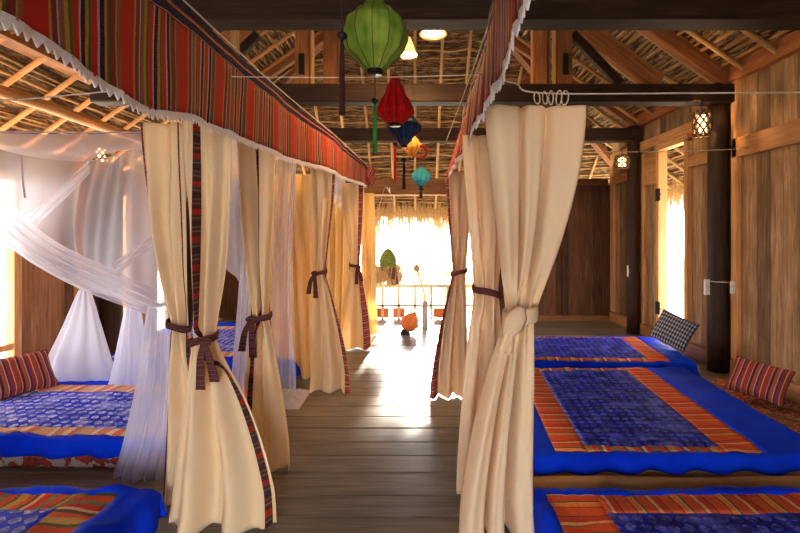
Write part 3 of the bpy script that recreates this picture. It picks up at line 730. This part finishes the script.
bed(1.63, 3.665, 1.06, .935, .2, 'mattress edge showing under the large central blue quilt on the right', 'large blue quilt with a framed indigo panel, middle bed of the right row', (-.67, .63), (-.86, .9), .07, 0, QM, 'mattress', (.2, .235, .07, .09), .013, 1, .1)
bed(1.98, 5.43, 1.14, .6, .2, 'mattress under the farthest blue quilt on the right', 'farthest blue quilt of the right row, with the grey pillow on it', (-1.0, .86), (-.58, .52), .15, 0, QM, 'mattress', (.2, .22, .09, .05), .012, 9, .15)
bed(1.72, 1.48, 1.12, .96, .2, 'mattress under the nearest blue quilt on the right', 'nearest quilt at the lower right corner with a dark patterned panel', (-1.04, .95), (-.85, .86), .14, 0, [M['blue'], M['band'], M['band'], M['panel']], 'mattress', (.25, .25, .1, .16), .014, 4)
bed(-2.42, 3.6, 1.12, .66, .22, 'floral red and cream mattress below the blue quilt on the left', 'blue quilt with a batik panel coloured pale for daylight glare under the white net, left row', (-1.1, .95), (-.6, .38), .09, math.radians(-1), QL, 'floral', (.18, .18, .1, .18), .02, 14)
bed(-2.42, 5.85, 1.15, 1.1, .22, 'mattress under the farthest blue quilt on the left', 'farthest blue quilt of the left row, glimpsed between the curtains', (-.9, .95), (-.95, .7), .15, 0, QL, 'floral', (.2, .2, .2, .2), .016, 21)
bed(-2.35, 1.5, .98, .92, .22, 'mattress under the nearest blue quilt on the left', 'nearest quilt at the lower left corner with green and red striped band', (-.9, .81), (-.8, .83), .14, math.radians(-1), [M['blue'], M['bandm'], M['bandm'], M['panel_l']], 'floral', (.3, .2, .2, .14), .022, 31)
# folded tan blanket between the right beds, rug along the right wall
m = MB(); m.grid(lambda u, v: (lerp(.6, 3.2, u), 2.7-.2*v+.02*noise.noise((u*3, 0, 1)), .012+(.13+.035*noise.noise((u*3, 0, 5)))*max(0, math.sin(PI*v))**.6), 50, 6)
tag(m.build('blanket', M['mattress'], smooth=True, thick=.008), 'thin tan folded blanket lying between the two nearer right beds', 'blanket')
m = MB(); m.grid(lambda u, v: (lerp(2.25, 3.47, u), lerp(2.3, 4.82, v), .012+.006*noise.noise((u*4, v*6, 1))+.012*sm((u-.3)*2)*abs(noise.noise((u*9, v*9, 4)))), 30, 50)
tag(m.build('rug', M['rug'], smooth=True, thick=.006), 'maroon floral rug between the beds and the right wall', 'rug')

def pillow(x, y, z, wx, wy, th_, lean, yaw, roll, label, mat, inpl=0):
    t = thing('pillow', label, 'pillow', (x, y, z))
    R = Matrix.Rotation(yaw, 3, 'Z') @ Matrix.Rotation(roll, 3, 'Y') @ Matrix.Rotation(lean, 3, 'X') @ Matrix.Rotation(inpl, 3, 'Z')
    def fn(sg):
        def f_(u, v):
            a, b = u*2-1, v*2-1; pin = 1
            X = a*wx/2*(1-.09*(1-b*b)*a*a*-0-.07*(1-b*b)*abs(a)**3); Yv = b*wy/2*(1-.07*(1-a*a)*abs(b)**3)
            h = th_/2*((1-a**4)*(1-b**4))**.5
            h += .006*noise.noise((a*3, b*3, x*5)) if abs(a) < .98 and abs(b) < .98 else 0
            p = R @ Vector((X, Yv, sg*h)); return (x+p.x, y+p.y, z+p.z)
        return f_
    m = MB(); m.grid(fn(1), 18, 18, uvf=lambda u, v: (u*wx, v*wy)); m.grid(fn(-1), 18, 18, uvf=lambda u, v: (u*wx, v*wy))
    m.build('cover', mat, t, True)
    pts = [(-1, -1), (1, -1), (1, 1), (-1, 1), (-1, -1)]; P = []
    for a, b in zip(pts, pts[1:]):
        for k in range(8): q = (lerp(a[0], b[0], k/8), lerp(a[1], b[1], k/8)); u, v = (q[0]+1)/2, (q[1]+1)/2; P.append(fn(1)(u, v))
    P.append(P[0]); m = MB(); m.tube(P, .005, 6, cap=False); m.build('piping', M['tie'], t, True)
pillow(3.1, 4.06, .24, .44, .36, .15, math.radians(48), math.radians(-48), 0, 'red striped pillow leaning at the right wall beside the large quilt', M['pillow'], math.radians(-8))
pillow(-3.36, 3.85, .36, .44, .38, .16, math.radians(48), math.radians(60), 0, 'red striped pillow at the left wall below the window', M['pillow'])
pillow(3.1, 5.4, .41, .42, .38, .13, math.radians(64), math.radians(-38), 0, 'grey patterned pillow propped up in front of the open doorway', M['greypil'], math.radians(-22))

# ------------------------------------------------------------------ curtains
def curtain(label, Y, top, tie, bot, zt, folds, mat, strip=None, smat='strip', tiew=True, amp=.035, seed=0, zb=.01, puddle=0, stripw=.1, bow=0, ex=(1.8, 1.8), lean=0, selftie=False, tied=True, dy=0.):
    """top, bot: (x0, x1) at the hanging line and the floor; tie: (xc, half width, z); strip: 'l', 'r' or u-range of the woven border"""
    t = thing('curtain', label, 'curtain', ((bot[0]+bot[1])/2, Y, 0), 'cream curtains along the aisle')
    tx, thw, tz = tie
    tv = (zt-tz)/(zt-zb)
    def edge(v, i):
        s0, s1 = top[i], bot[i]; m_ = tx+(thw if i else -thw)
        if not tied: return lerp(s0, s1, v)+(.0)
        if v < tv:
            q = v/tv; return lerp(s0, m_, q**ex[i]*.8+.2*sm(q))
        q = (v-tv)/(1-tv); k = 1-(1-q)**1.7; return lerp(m_, s1, k*.75+.25*q)
    def fn(u, v, off=0):
        x0, x1 = edge(v, 0), edge(v, 1); wdt = x1-x0; z = zt-(zt-zb)*v
        d = abs(v-tv); pin = math.exp(-(d/.09)**2) if tied else 0
        a_ = amp*(.55+.6*sm(v*3))*(1-.35*pin)
        if v > tv and tied: a_ *= 1+.7*(v-tv)
        ph = 2*PI*folds*u+1.3*noise.noise((u*2.3, v*1.1, seed))*1.4+seed
        yv = Y+a_*math.sin(ph)+a_*.35*math.sin(ph*2.1+seed)+.02*noise.noise((u*4, v*3, seed+9))+dy*v+off
        xx = x0+wdt*u+.07*wdt/folds*math.sin(ph*1.0+1.2)
        if tied: yv = lerp(yv, Y+thw*.8*math.sin(PI*2*u*2.5)+dy*v+off, pin*.8)
        yv += -lean*math.exp(-((v-tv)/.2)**2)
        if v > .93: k = (v-.93)/.07; z += .03*noise.noise((u*6, seed, 0))*k; yv -= puddle*k*(.6+.6*noise.noise((u*5, seed, 3)))
        z -= .012*math.sin(PI*min(1, v*8)/2)*abs(math.sin(folds*PI*u))*(1-v)
        return Vector((xx, yv, max(z, .008)))
    nu = max(60, int(folds*16)); m = MB(); m.grid(fn, nu, 80, uvf=lambda u, v: (u*1.1, v*2.1)); m.build('drape', mat, t, True, thick=.003)
    if strip:
        for (u0, u1) in strip:
            ua, ub = (u0, u1) if isinstance(u0, tuple) else ((u0, u1), (u0, u1))
            m = MB(); m.grid(lambda u, v: fn(lerp(lerp(ua[0], ub[0], sm((v-tv+.04)/.13)), lerp(ua[1], ub[1], sm((v-tv+.04)/.13)), u), v, -.006-.03*math.exp(-((v-tv-.04)/.07)**2)*(ua != ub)), 8, 80, uvf=lambda u, v: (u*.1, v*2.1)); m.build('woven_border', M[smat], t, True, thick=.003)
    if tied:
        cm = mat if selftie else M['tie']
        m = MB(); zz = tz; n = 28; W = .019 if not selftie else .04
        a_r, b_r = thw+.016, max(.05, thw*.95)+.018
        yc = Y-lean+dy*tv
        def band(u, v): a = 2*PI*u; k = 1+.05*math.sin(v*PI); return (tx+a_r*k*math.cos(a), yc+b_r*k*math.sin(a), zz+(v-.5)*2*W+.02*math.cos(a)*(1 if seed % 2 else -1)+.004*math.sin(3*a))
        m.grid(band, n, 5, uvf=lambda u, v: (u*.4, v*.06)); tb = m.build('tieback', cm, t, True, thick=.008)
        if bow:
            fx = tx+a_r*.55*bow; fy = yc-b_r*.9
            m = MB(); m.tube(catmull([(fx-.03, fy, zz), (fx, fy-.02, zz+.015), (fx+.03, fy, zz)], 4), [.015]*8+[.02], 8); m.build('knot', cm, tb, True)
            m = MB()
            for q, (ddx, ln) in enumerate(((.05*bow, .2), (-.01*bow, .24))):
                P = [(fx, fy-.012, zz), (fx+ddx*.7, fy-.03, zz-ln*.35), (fx+ddx*1.2, fy-.02, zz-ln)]; C_ = catmull(P, 6)
                m.grid(lambda u, v, C_=C_: C_[int(round(v*12))]+Vector(((u-.5)*(.028+.02*v), .004*math.sin(u*9+v*4), 0)), 3, 12, uvf=lambda u, v: (u*.05, v*.2))
            m.build('tail', cm, tb, True, thick=.005)
    return t, fn
def PX(px, Y): return (px-CX)*Y/F
def ZZ(y, Y): return EYE+(HY-y)*Y/F
def rng(a, b, Y): return (PX(a, Y), PX(b, Y))
curtain('near left cream curtain half hidden behind the front one', 2.62, rng(140, 184, 2.62), (PX(179, 2.62), .045, ZZ(325, 2.62)), rng(160, 215, 2.62), 2.2, 1.6, M['cream'], [((.92, .94), (.84, .97)), (.0, .05)], seed=2.0, bow=0, ex=(2.2, 1.2))
curtain('front left cream curtain with a long dark woven strip and a dangling bow', 2.38, rng(180, 231, 2.38), (PX(203, 2.38), .055, ZZ(339, 2.38)), rng(163, 277, 2.38), 2.2, 2.3, M['cream'], [((.31, .37), (.89, .96))], seed=1.0, bow=1, amp=.045, puddle=.05, ex=(1.2, 2.4))
curtain('cream curtain with brown bow, third from the left front', 2.98, rng(238, 277, 2.98), (PX(261, 2.98), .05, ZZ(318, 2.98)), rng(243, 292, 2.98), 2.2, 2, M['cream'], [((.44, .58), (.1, .18))], seed=3.0, bow=-1, puddle=.05, ex=(1.2, 2))
curtain('wide untied pale yellow curtain glowing with daylight on the left', 4.85, rng(258, 322, 4.85), (PX(290, 4.8), .2, 1.0), rng(276, 322, 4.85), 2.2, 5, M['yellow'], [(0, .025), (.97, 1.)], 'strip_pink', seed=4, tied=False)
curtain('narrow tied cream curtain in front of the glowing yellow one', 4.5, rng(311, 336, 4.5), (PX(320, 4.5), .05, ZZ(273, 4.5)), rng(312, 352, 4.5), 2.22, 2, M['cream'], [(.9, 1.)], 'strip_pink', seed=5, bow=-1, puddle=.12)
curtain('tied cream curtain with red border strip near the aisle end on the left', 6.15, rng(341, 364, 6.15), (PX(355, 6.15), .06, ZZ(266, 6.15)), rng(338, 372, 6.15), 2.26, 2.2, M['cream'], [(.8, .93)], 'strip_pink', seed=6, bow=1, puddle=.06)
curtain('thin pale curtain farthest along the left side of the aisle', 7.0, rng(360, 374, 7.0), (PX(367, 7), .05, .9), rng(362, 377, 7.0), 2.2, 2, M['yellow'], None, seed=7, tied=False)
curtain('orange-tinted curtain glimpsed between the two far left curtains', 7.3, rng(326, 350, 7.3), (PX(367, 7), .05, .9), rng(326, 348, 7.3), 2.2, 3, M['yellow'], None, seed=8, tied=False)
curtain('front right cream curtain tied in a knot of its own cloth, hung from white rings', 2.33, rng(487, 583, 2.33), (PX(520, 2.33), .068, ZZ(315, 2.33)), rng(460, 530, 2.33), 2.215, 2.6, M['cream_r'], None, seed=9, bow=0, amp=.05, puddle=.06, selftie=True, ex=(1.1, 1.75))
curtain('slender cream curtain just behind the front right one', 2.75, rng(464, 510, 2.75), (PX(487, 2.75), .07, ZZ(291, 2.75)), rng(457, 510, 2.75), 2.16, 2, M['cream_r'], None, seed=10, puddle=.05, ex=(1.5, 1.5))
curtain('tied cream curtain with red strip, farthest on the right of the aisle', 4.35, rng(446, 472, 4.35), (PX(459, 4.35), .06, ZZ(272, 4.35)), rng(430, 468, 4.35), 2.16, 2.3, M['cream_r'], [((0.0, .08), (0, .14))], 'strip_pink', seed=11, puddle=.08)
# knot of cloth on the front right curtain
m = MB(); x, Y, z = at(514, 322, 2.2)
m.lathe((x, Y, z), [(0, -.09), (.03, -.07), (.055, -.02), (.05, .04), (.02, .08), (0, .085)], 20, rib=7, depth=.25, mat=Matrix.Rotation(.5, 3, 'Y'))
m.grid(lambda u, v: (x-.02-.03*v+(u-.5)*(.03+.05*v), Y-.03+.008*math.sin(u*14), z-.02-.13*v), 14, 8)
kp = [o for o in bpy.data.objects if o.get('label', '').startswith('front right cream')][0]
m.build('cloth_knot', M['cream_r'], kp, True, thick=.003)
# wires and rings
def wire(pts, label, r=.004):
    m = MB(); m.tube(catmull(pts, 8), r, 6); tag(m.build('curtain_wire', M['cord'], smooth=True), label, 'wire')
wire([(-3.48, 2.33, 2.27), (-2.2, 2.33, 2.245), (-1.0, 2.33, 2.36)], 'thin wire stretched from the left wall over the net')
wire([(-1.0, 2.3, 2.36), (-.3, 2.3, 2.355), (.36, 2.3, 2.37)], 'thin wire crossing the aisle behind the green lantern', .003)
wire([(.36, 2.33, 2.37), (.52, 2.33, 2.335), (.66, 2.33, 2.285), (1.5, 2.33, 2.285), (3.5, 2.33, 2.3)], 'white wire holding the ringed front right curtain')
wire([(1.9, 4.75, 2.43), (2.6, 4.75, 2.43), (3.52, 4.75, 2.46)], 'thin wire crossing in front of the far right lamps', .004)
wire([(-.94, .7, 2.455), (-.93, 2.2, 2.51), (-.89, 3, 2.51), (-.76, 4.5, 2.51), (-.655, 6.3, 2.51)], 'long wire carrying the left striped valance')
wire([(.33, .7, 2.5), (.34, 2.5, 2.52), (.33, 4.7, 2.54)], 'long wire carrying the right striped valance')
for k, px in enumerate([537, 545, 551, 559, 565]):
    wh = ['leftmost', 'second from left', 'middle', 'second from right', 'rightmost'][k]
    x = PX(px, 2.33); m = MB(); m.tube([(x+.015*math.cos(a*PI/8)+random.uniform(0, .0), 2.33+.012*math.sin(a*PI/8+k), 2.26+.035*math.sin(a*PI/8)) for a in range(17)], .0035, 6)
    tag(m.build('curtain_ring', M['cord'], smooth=True), 'small white curtain ring above the front right curtain, %s of five' % wh, 'ring', 'rings of the front right curtain')

# ------------------------------------------------------------------ valances
def valance(name_label, X, TZ, BZ, y0, y1, mat, period, lace_w=.03, tooth=.03, wav=.012, seed=0, border=True, slant=lambda y: 0):
    t = thing('valance', name_label, 'valance', (X(y0), (y0+y1)/2, BZ((y0+y1)/2)))
    n = int((y1-y0)/.025)
    def P(y, v, off=0):
        zt_, zb_ = TZ(y), BZ(y); fold = noise.noise((y*5, seed, 0))*1.0+noise.noise((y*15, seed, 4))*.6
        return Vector((X(y)+slant(y)*(1-v)+wav*fold*(.3+v)+off+.015*v*math.sin(y*2), y+.008*noise.noise((y*9, v*2, seed)), lerp(zt_, zb_, v)+.004*fold))
    b0 = .2 if border else 0
    ys = [lerp(y0, y1, i/n) for i in range(n+1)]
    m = MB(); m.grid(lambda u, v: P(u, v), 0, 0, ys, [b0+(1-b0)*k/8 for k in range(9)], uvf=lambda u, v: (u, v*.4)); m.build('striped_cloth', mat, t, True, thick=.004)
    if border: m = MB(); m.grid(lambda u, v: P(u, v), 0, 0, ys, [0, .05, .1, .15, .2], uvf=lambda u, v: (u, v*.475)); m.build('top_band', M['border'], t, True, thick=.005)
    m = MB(); k = 0; y = y0
    while y < y1-tooth:
        a, b, c_ = P(y, 1, 0), P(y+tooth, 1, 0), P(y+tooth/2, 1, 0)
        dz = Vector((0, 0, -lace_w*.3)); up = Vector((0, 0, .006)); tip = Vector((0, 0, -lace_w-.005*random.random()))
        base = len(m.v); m.v += [a+up, b+up, b+dz, c_+tip, a+dz]; m.face((base, base+1, base+2, base+3, base+4)); y += tooth
    m.build('lace_edge', M['lace'], t, False, thick=.005)
    return t, P
def lx(y): return pw([(.6, -.95), (2.2, -.94), (3, -.895), (4.5, -.765), (6.3, -.66)], y)
tv_, _ = valance('long red and navy striped valance with white lace edge on the left', lx, lambda y: pw([(.6, 2.43), (2.2, 2.5), (6.3, 2.5)], y), lambda y: pw([(.6, 2.06), (1.03, 2.05), (1.55, 1.995), (2.0, 2.065), (2.44, 2.08), (3, 2.09), (4.2, 2.15), (6.2, 2.23)], y), .8, 6.2, M['valance'], .36)
# swag at its far end
m = MB(); m.grid(lambda u, v: (lerp(-.66, -.55, u)+.02*math.sin(v*8), 6.2-.05*math.sin(u*6), lerp(2.6, 2.2, v)*(1-u)+u*lerp(2.42, 2.3, v)+.03*math.sin(u*9)), 14, 10, uvf=lambda u, v: (u*.5, v*.4))
m.build('end_swag', M['valance_r'], tv_, True, thick=.004)
valance('narrow pinkish striped valance with white lace seen edge-on, right of the aisle', lambda y: pw([(.7, .23), (1.1, .258), (1.65, .312), (2.25, .338), (3, .325), (4.7, .31)], y), lambda y: 2.53, lambda y: 2.13+.012*math.sin(y*3.7)+.02*noise.noise((y*4, 3, 3)), .8, 4.6, M['valance_r'], .11, lace_w=.035, tooth=.035, wav=.02, seed=5, border=True, slant=lambda y: pw([(.7, .0), (1.9, .0), (2.5, .03), (4.6, .12)], y))

# ------------------------------------------------------------------ lanterns
def tassel(mb_list, t, x, Y, z0, ln, r, mat, bead=True, top=None):
    if bead: m = MB(); m.lathe((x, Y, z0), [(0, -r*1.6), (r*1.5, -r*.8), (r*1.8, 0), (r*1.5, r*.8), (0, r*1.6)], 14); m.build('bead', M['black'], t, True)
    m = MB(); m.lathe((x, Y, z0-r-ln), [(0, 0), (r*1.05, .0), (r*.95, ln*.4), (r*.8, ln*.85), (r*.4, ln), (0, ln)], 16, rib=12, depth=.3); m.build('tassel', mat, t, True)
    m = MB(); m.tube([(x, Y, z0), (x, Y, top or z0+.05)], .0025, 5); m.build('tassel_cord', M['black'], t)
def lantern(label, px, y, Y, rpx, hpx, prof, mat, tz0=None, tlen=.12, tr=.012, tmat='tas_dark', n=12, cordtop=None):
    x, Y, z = at(px, y, Y); r = rpx*Y/F; h = hpx*Y/F
    t = thing('silk_lantern', label, 'lantern', (x, Y, z-h/2), 'silk lanterns over the aisle')
    P = []
    for k in range(25):
        q = k/24; P.append((r*max(.0, pw(prof, q)), (q-.5)*h))
    m = MB(); m.lathe((x, Y, z), P, n*8, rib=n, depth=.07); m.build('shade', mat, t, True)
    m = MB()
    for i in range(n): a = 2*PI*i/n; m.tube([(x+(p[0]+.001)*math.cos(a), Y+(p[0]+.001)*math.sin(a), z+p[1]) for p in P], .0022, 5)
    m.build('ribs', M['bamboo'], t, True)
    for s_, e in ((1, P[-1]), (-1, P[0])):
        m = MB(); c = e[0]; m.lathe((x, Y, z+s_*h/2), [(0, -.015), (c*1.05, -.015), (c*1.15, 0), (c*1.0, .012), (0, .018)], 20); m.build('cap', M['black'] if s_ < 0 else mat, t, True)
    zc = cordtop or ztop(x)-.1
    m = MB(); m.tube([(x, Y, z+h/2), (x, Y, zc)], .003, 6); m.build('cord', M['black'], t)
    if tz0 is not None: tassel(None, t, x, Y, EYE+(HY-tz0)*Y/F, tlen, tr, M[tmat], top=z-h/2)
    return t
ROUND = [(0, .22), (.1, .48), (.3, .88), (.5, 1), (.7, .92), (.88, .6), (1, .28)]
TEAR = [(0, .3), (.08, .62), (.24, 1), (.45, .82), (.7, .5), (1, .25)]
DIA = [(0, .16), (.2, .45), (.5, 1), (.62, 1), (.85, .7), (1, .35)]
lantern('large round green silk lantern at the top centre', 375, 38, 2.0, 33, 66, ROUND, M['green'], 101, .22, .01, 'tas_green')
lantern('red teardrop silk lantern below and behind the green one', 395, 101, 3.4, 19.5, 46, TEAR, M['red'], 144, .27, .011, 'tas_red')
lantern('dark navy silk lantern overlapping the bottom of the red one', 404, 130, 3.9, 17, 32, DIA, M['navy'], 160, .24, .014, 'tas_dark')
lantern('small pale yellow silk lantern behind the navy one', 412, 148, 4.7, 10, 22, DIA, M['gold'], None)
lantern('small turquoise silk lantern, farthest in the row', 421, 177, 5.7, 9.5, 18, ROUND, M['cyan'], 189, .1, .02, 'tas_dark')
lantern('lantern cut off by the top edge, its dark tassel hanging left of the green one', 342, -45, 1.6, 30, 60, ROUND, M['maroon'], 36, .27, .011, 'tas_dark')
x, Y, z = at(420, 152, 4.6); m = MB(); m.tube(catmull([(x-.04, Y, z-.06), (x+.03, Y, z-.05), (x+.065, Y, z-.01), (x+.05, Y, z+.045), (x+.0, Y, z+.06)], 8), .014, 10)
tag(m.build('red_tassel', M['maroon'], smooth=True), 'curled dark red ribbon beside the small yellow lantern', 'ribbon')

# ------------------------------------------------------------------ mosquito nets
def sheet(rows, nu, nv, ruf=.0, freq=9, seed=0, rz=0, along=0):
    """rows: list of polylines (3D points) from top to bottom; smooth interpolation"""
    C_ = [catmull(r, 10) for r in rows]
    def fn(u, v):
        q = v*(len(C_)-1); i = min(int(q), len(C_)-2); f_ = q-i
        def smp(c): s_ = u*(len(c)-1); a = min(int(s_), len(c)-2); return c[a].lerp(c[a+1], s_-a)
        p0, p1, p2, p3 = (smp(C_[max(0, min(len(C_)-1, j))]) for j in (i-1, i, i+1, i+2))
        t = f_; p = .5*((2*p1)+(p2-p0)*t+(2*p0-5*p1+4*p2-p3)*t*t+(3*p1-p0-3*p2+p3)*t**3)
        a = ruf*math.sin(2*PI*freq*u+1.5*noise.noise((u*3, v*2, seed))+seed)+ruf*.8*noise.noise((u*7, v*4, seed))
        if along: a = ruf*math.sin(2*PI*along*v+2*noise.noise((u*2, v, seed)))*(1+.6*noise.noise((u*3, 0, seed)))
        return p+Vector((0, a, rz*math.sin(2*PI*freq*u)))
    m = MB(); m.grid(fn, nu, nv); return m
def A_(px, y, Y): return Vector(at(px, y, Y))
nt_ = thing('mosquito_net', 'white mosquito net tied up in swags over the left bed', 'mosquito net', (-2.3, 3.7, .2))
FL, NL, NR, FR = Vector((-3.23, 4.4, 2.26)), Vector((-3.3, 3.13, 2.27)), Vector((-1.15, 3.13, 2.27)), Vector((-1.15, 4.4, 2.27))
FM = Vector((-2.69, 4.38, 2.38))
sheet([[NL, NL.lerp(NR, .5)+Vector((0, 0, -.02)), NR], [NL.lerp(FL, .5)+Vector((0, 0, -.05)), Vector((-2.4, 3.75, 2.27)), NR.lerp(FR, .5)], [FL, FM, FR]], 30, 16, .006, 4).build('canopy', M['net'], nt_, True)
for a, b in ((NL, FL), (FL, FM), (FM, FR), (NL, NR), (NR, FR)):
    m = MB(); m.tube([a, a.lerp(b, .5)+Vector((0, 0, -.008)), b], .006, 6); m.build('seam_tape', M['netseam'], nt_)
# back panel: from the far top edge down to the swag hem
G1 = A_(85, 291, 4.4); G2 = A_(163, 316, 3.4)
sheet([[FL, FL.lerp(FM, .5), FM, FM.lerp(FR, .4)], [A_(72, 200, 4.4), A_(100, 205, 4.4), A_(135, 205, 4.35), A_(185, 205, 4.2)], [A_(74, 250, 4.38), A_(98, 262, 4.3), A_(135, 270, 4.1), A_(180, 275, 3.9)], [G1, A_(110, 296, 4.2), A_(138, 306, 3.8), A_(185, 318, 3.5)]], 60, 40, .009, 7, 1).build('back_panel', M['net'], nt_, True)
# side panel: from the left top edge sweeping to the gathers
sheet([[NL+Vector((-.05, -.2, 0)), NL.lerp(FL, .5), FL], [A_(-40, 200, 3.5), A_(20, 205, 3.8), A_(78, 195, 4.38)], [A_(-30, 222, 3.5), A_(22, 236, 3.9), A_(75, 240, 4.38)], [A_(-20, 236, 3.6), A_(25, 256, 4.0), G1]], 50, 34, .018, 6, 3).build('side_panel', M['net'], nt_, True)
# broad swag sweeping down right, crossing bands
sheet([[A_(-20, 175, 3.5), A_(40, 232, 3.6), A_(95, 262, 3.6), A_(170, 296, 3.4)], [A_(-20, 195, 3.45), A_(35, 246, 3.55), A_(92, 276, 3.55), A_(168, 308, 3.35)], [A_(-20, 220, 3.5), A_(30, 262, 3.6), A_(88, 292, 3.6), A_(166, 321, 3.4)]], 60, 40, .03, 2.5, 5, along=4.5).build('long_swag', M['net'], nt_, True)
sheet([[A_(88, 160, 4.2), A_(50, 196, 3.9), A_(26, 217, 3.7), A_(-15, 243, 3.5)], [A_(90, 172, 4.2), A_(56, 206, 3.85), A_(34, 226, 3.65), A_(-15, 258, 3.5)]], 40, 20, .02, 1.5, 6, along=2.5).build('crossing_band', M['net'], nt_, True)
sheet([[A_(165, 226, 3.3), A_(135, 248, 3.4), A_(112, 264, 3.5)], [A_(168, 238, 3.3), A_(138, 258, 3.4), A_(115, 276, 3.5)]], 20, 20, .015, 1.5, 6, along=2.5).build('crossing_band', M['net'], nt_, True)
def cone(P0, r0, P1, rx, ry, name, parent, ruf=.02, freq=9, seed=0, mid=None, mat='net2'):
    P0, P1 = Vector(P0), Vector(P1)
    def fn(u, v):
        a = 2*PI*u; k = v**.8; c = P0.lerp(P1, v); w_ = r0+(1-r0/max(rx, .01))*rx*(k*.8+.2*v*v); wy_ = r0+(ry-r0)*(k*.8+.2*v*v)
        w_ = lerp(r0, rx, k*.75+.25*v*v)
        rr = 1+(ruf/max(.05, w_))*math.sin(freq*a+2*noise.noise((u*2, v*2, seed)))*(.3+v)
        return (c.x+w_*rr*math.cos(a), c.y+wy_*rr*math.sin(a), c.z+(.012*math.sin(freq*a) if v > .97 else 0))
    m = MB(); m.grid(fn, 90, 24); m.build(name, M[mat], parent, True)
cone(G1+Vector((0, 0, .04)), .03, A_(85, 378, 4.28)+Vector((0, -.1, 0)), .36, .12, 'gathered_fall', nt_, seed=1)
cone(A_(133, 300, 4.0), .04, A_(131, 384, 4.05), .17, .1, 'gathered_fall', nt_, seed=2)
sheet([[A_(148, 306, 3.3), A_(158, 310, 3.3), A_(172, 312, 3.3)], [A_(138, 370, 3.15), A_(156, 372, 3.1), A_(172, 374, 3.15)], [A_(126, 430, 2.95), A_(148, 432, 2.88), A_(168, 436, 2.95)], [A_(111, 476, 2.9), A_(135, 481, 2.82), A_(163, 478, 2.86)]], 60, 40, .022, 5, 8).build('corner_fall', M['net2'], nt_, True)
m = MB(); m.tube(catmull([A_(21, 157, 3.6), A_(22, 175, 3.6), A_(25, 198, 3.6)], 5), .007, 6); m.build('hanging_tape', M['netseam'], nt_, True)
# net pieces of the beds farther on
n2 = thing('mosquito_net', 'white mosquito net showing between the curtains at the middle left', 'mosquito net', (-1.7, 4.3, .1))
sheet([[A_(214, 140, 3.6), A_(225, 140, 3.6), A_(246, 142, 3.6)], [A_(205, 240, 3.6), A_(225, 244, 3.6), A_(246, 250, 3.6)], [A_(216, 262, 3.6), A_(230, 272, 3.6), A_(248, 292, 3.6)]], 30, 30, .012, 3, 2).build('upper_panel', M['net2'], n2, True)
sheet([[A_(240, 262, 3.4), A_(250, 264, 3.4)], [A_(234, 340, 3.3), A_(250, 342, 3.3)], [A_(228, 420, 3.25), A_(248, 428, 3.25)]], 24, 30, .012, 3, 2).build('lower_fall', M['net2'], n2, True)
sheet([[A_(276, 160, 4.3), A_(290, 160, 4.3), A_(296, 165, 4.3)], [A_(272, 270, 4.3), A_(284, 272, 4.3), A_(292, 270, 4.3)], [A_(270, 385, 4.2), A_(284, 388, 4.2), A_(296, 390, 4.2)]], 24, 30, .015, 3, 2).build('side_fall', M['net'], n2, True)
m = MB(); m.grid(lambda u, v: (lerp(-1.36, -1.02, u), lerp(3.95, 4.45, v)+.03*noise.noise((u*5, v*3, 1)), .02+.09*math.sin(PI*u)**.7*math.sin(PI*v)*(.7+.6*noise.noise((u*6, v*6, 2)))), 24, 24); m.build('floor_fold', M['net2'], n2, True)
n3 = thing('mosquito_net', 'white net glimpsed high between the far left curtains', 'mosquito net', (-1.0, 6, 1.6))
m = MB(); m.tube([A_(338, 173, 6.3), A_(338, 143, 7.0)], .003, 5); m.build('hanging_cord', M['cord'], n3)
sheet([[A_(330, 172, 6.3), A_(340, 172, 6.3), A_(346, 174, 6.3)], [A_(330, 196, 6.3), A_(337, 205, 6.3), A_(345, 215, 6.3)]], 16, 16, .01, 3, 2).build('panel', M['net2'], n3, True)
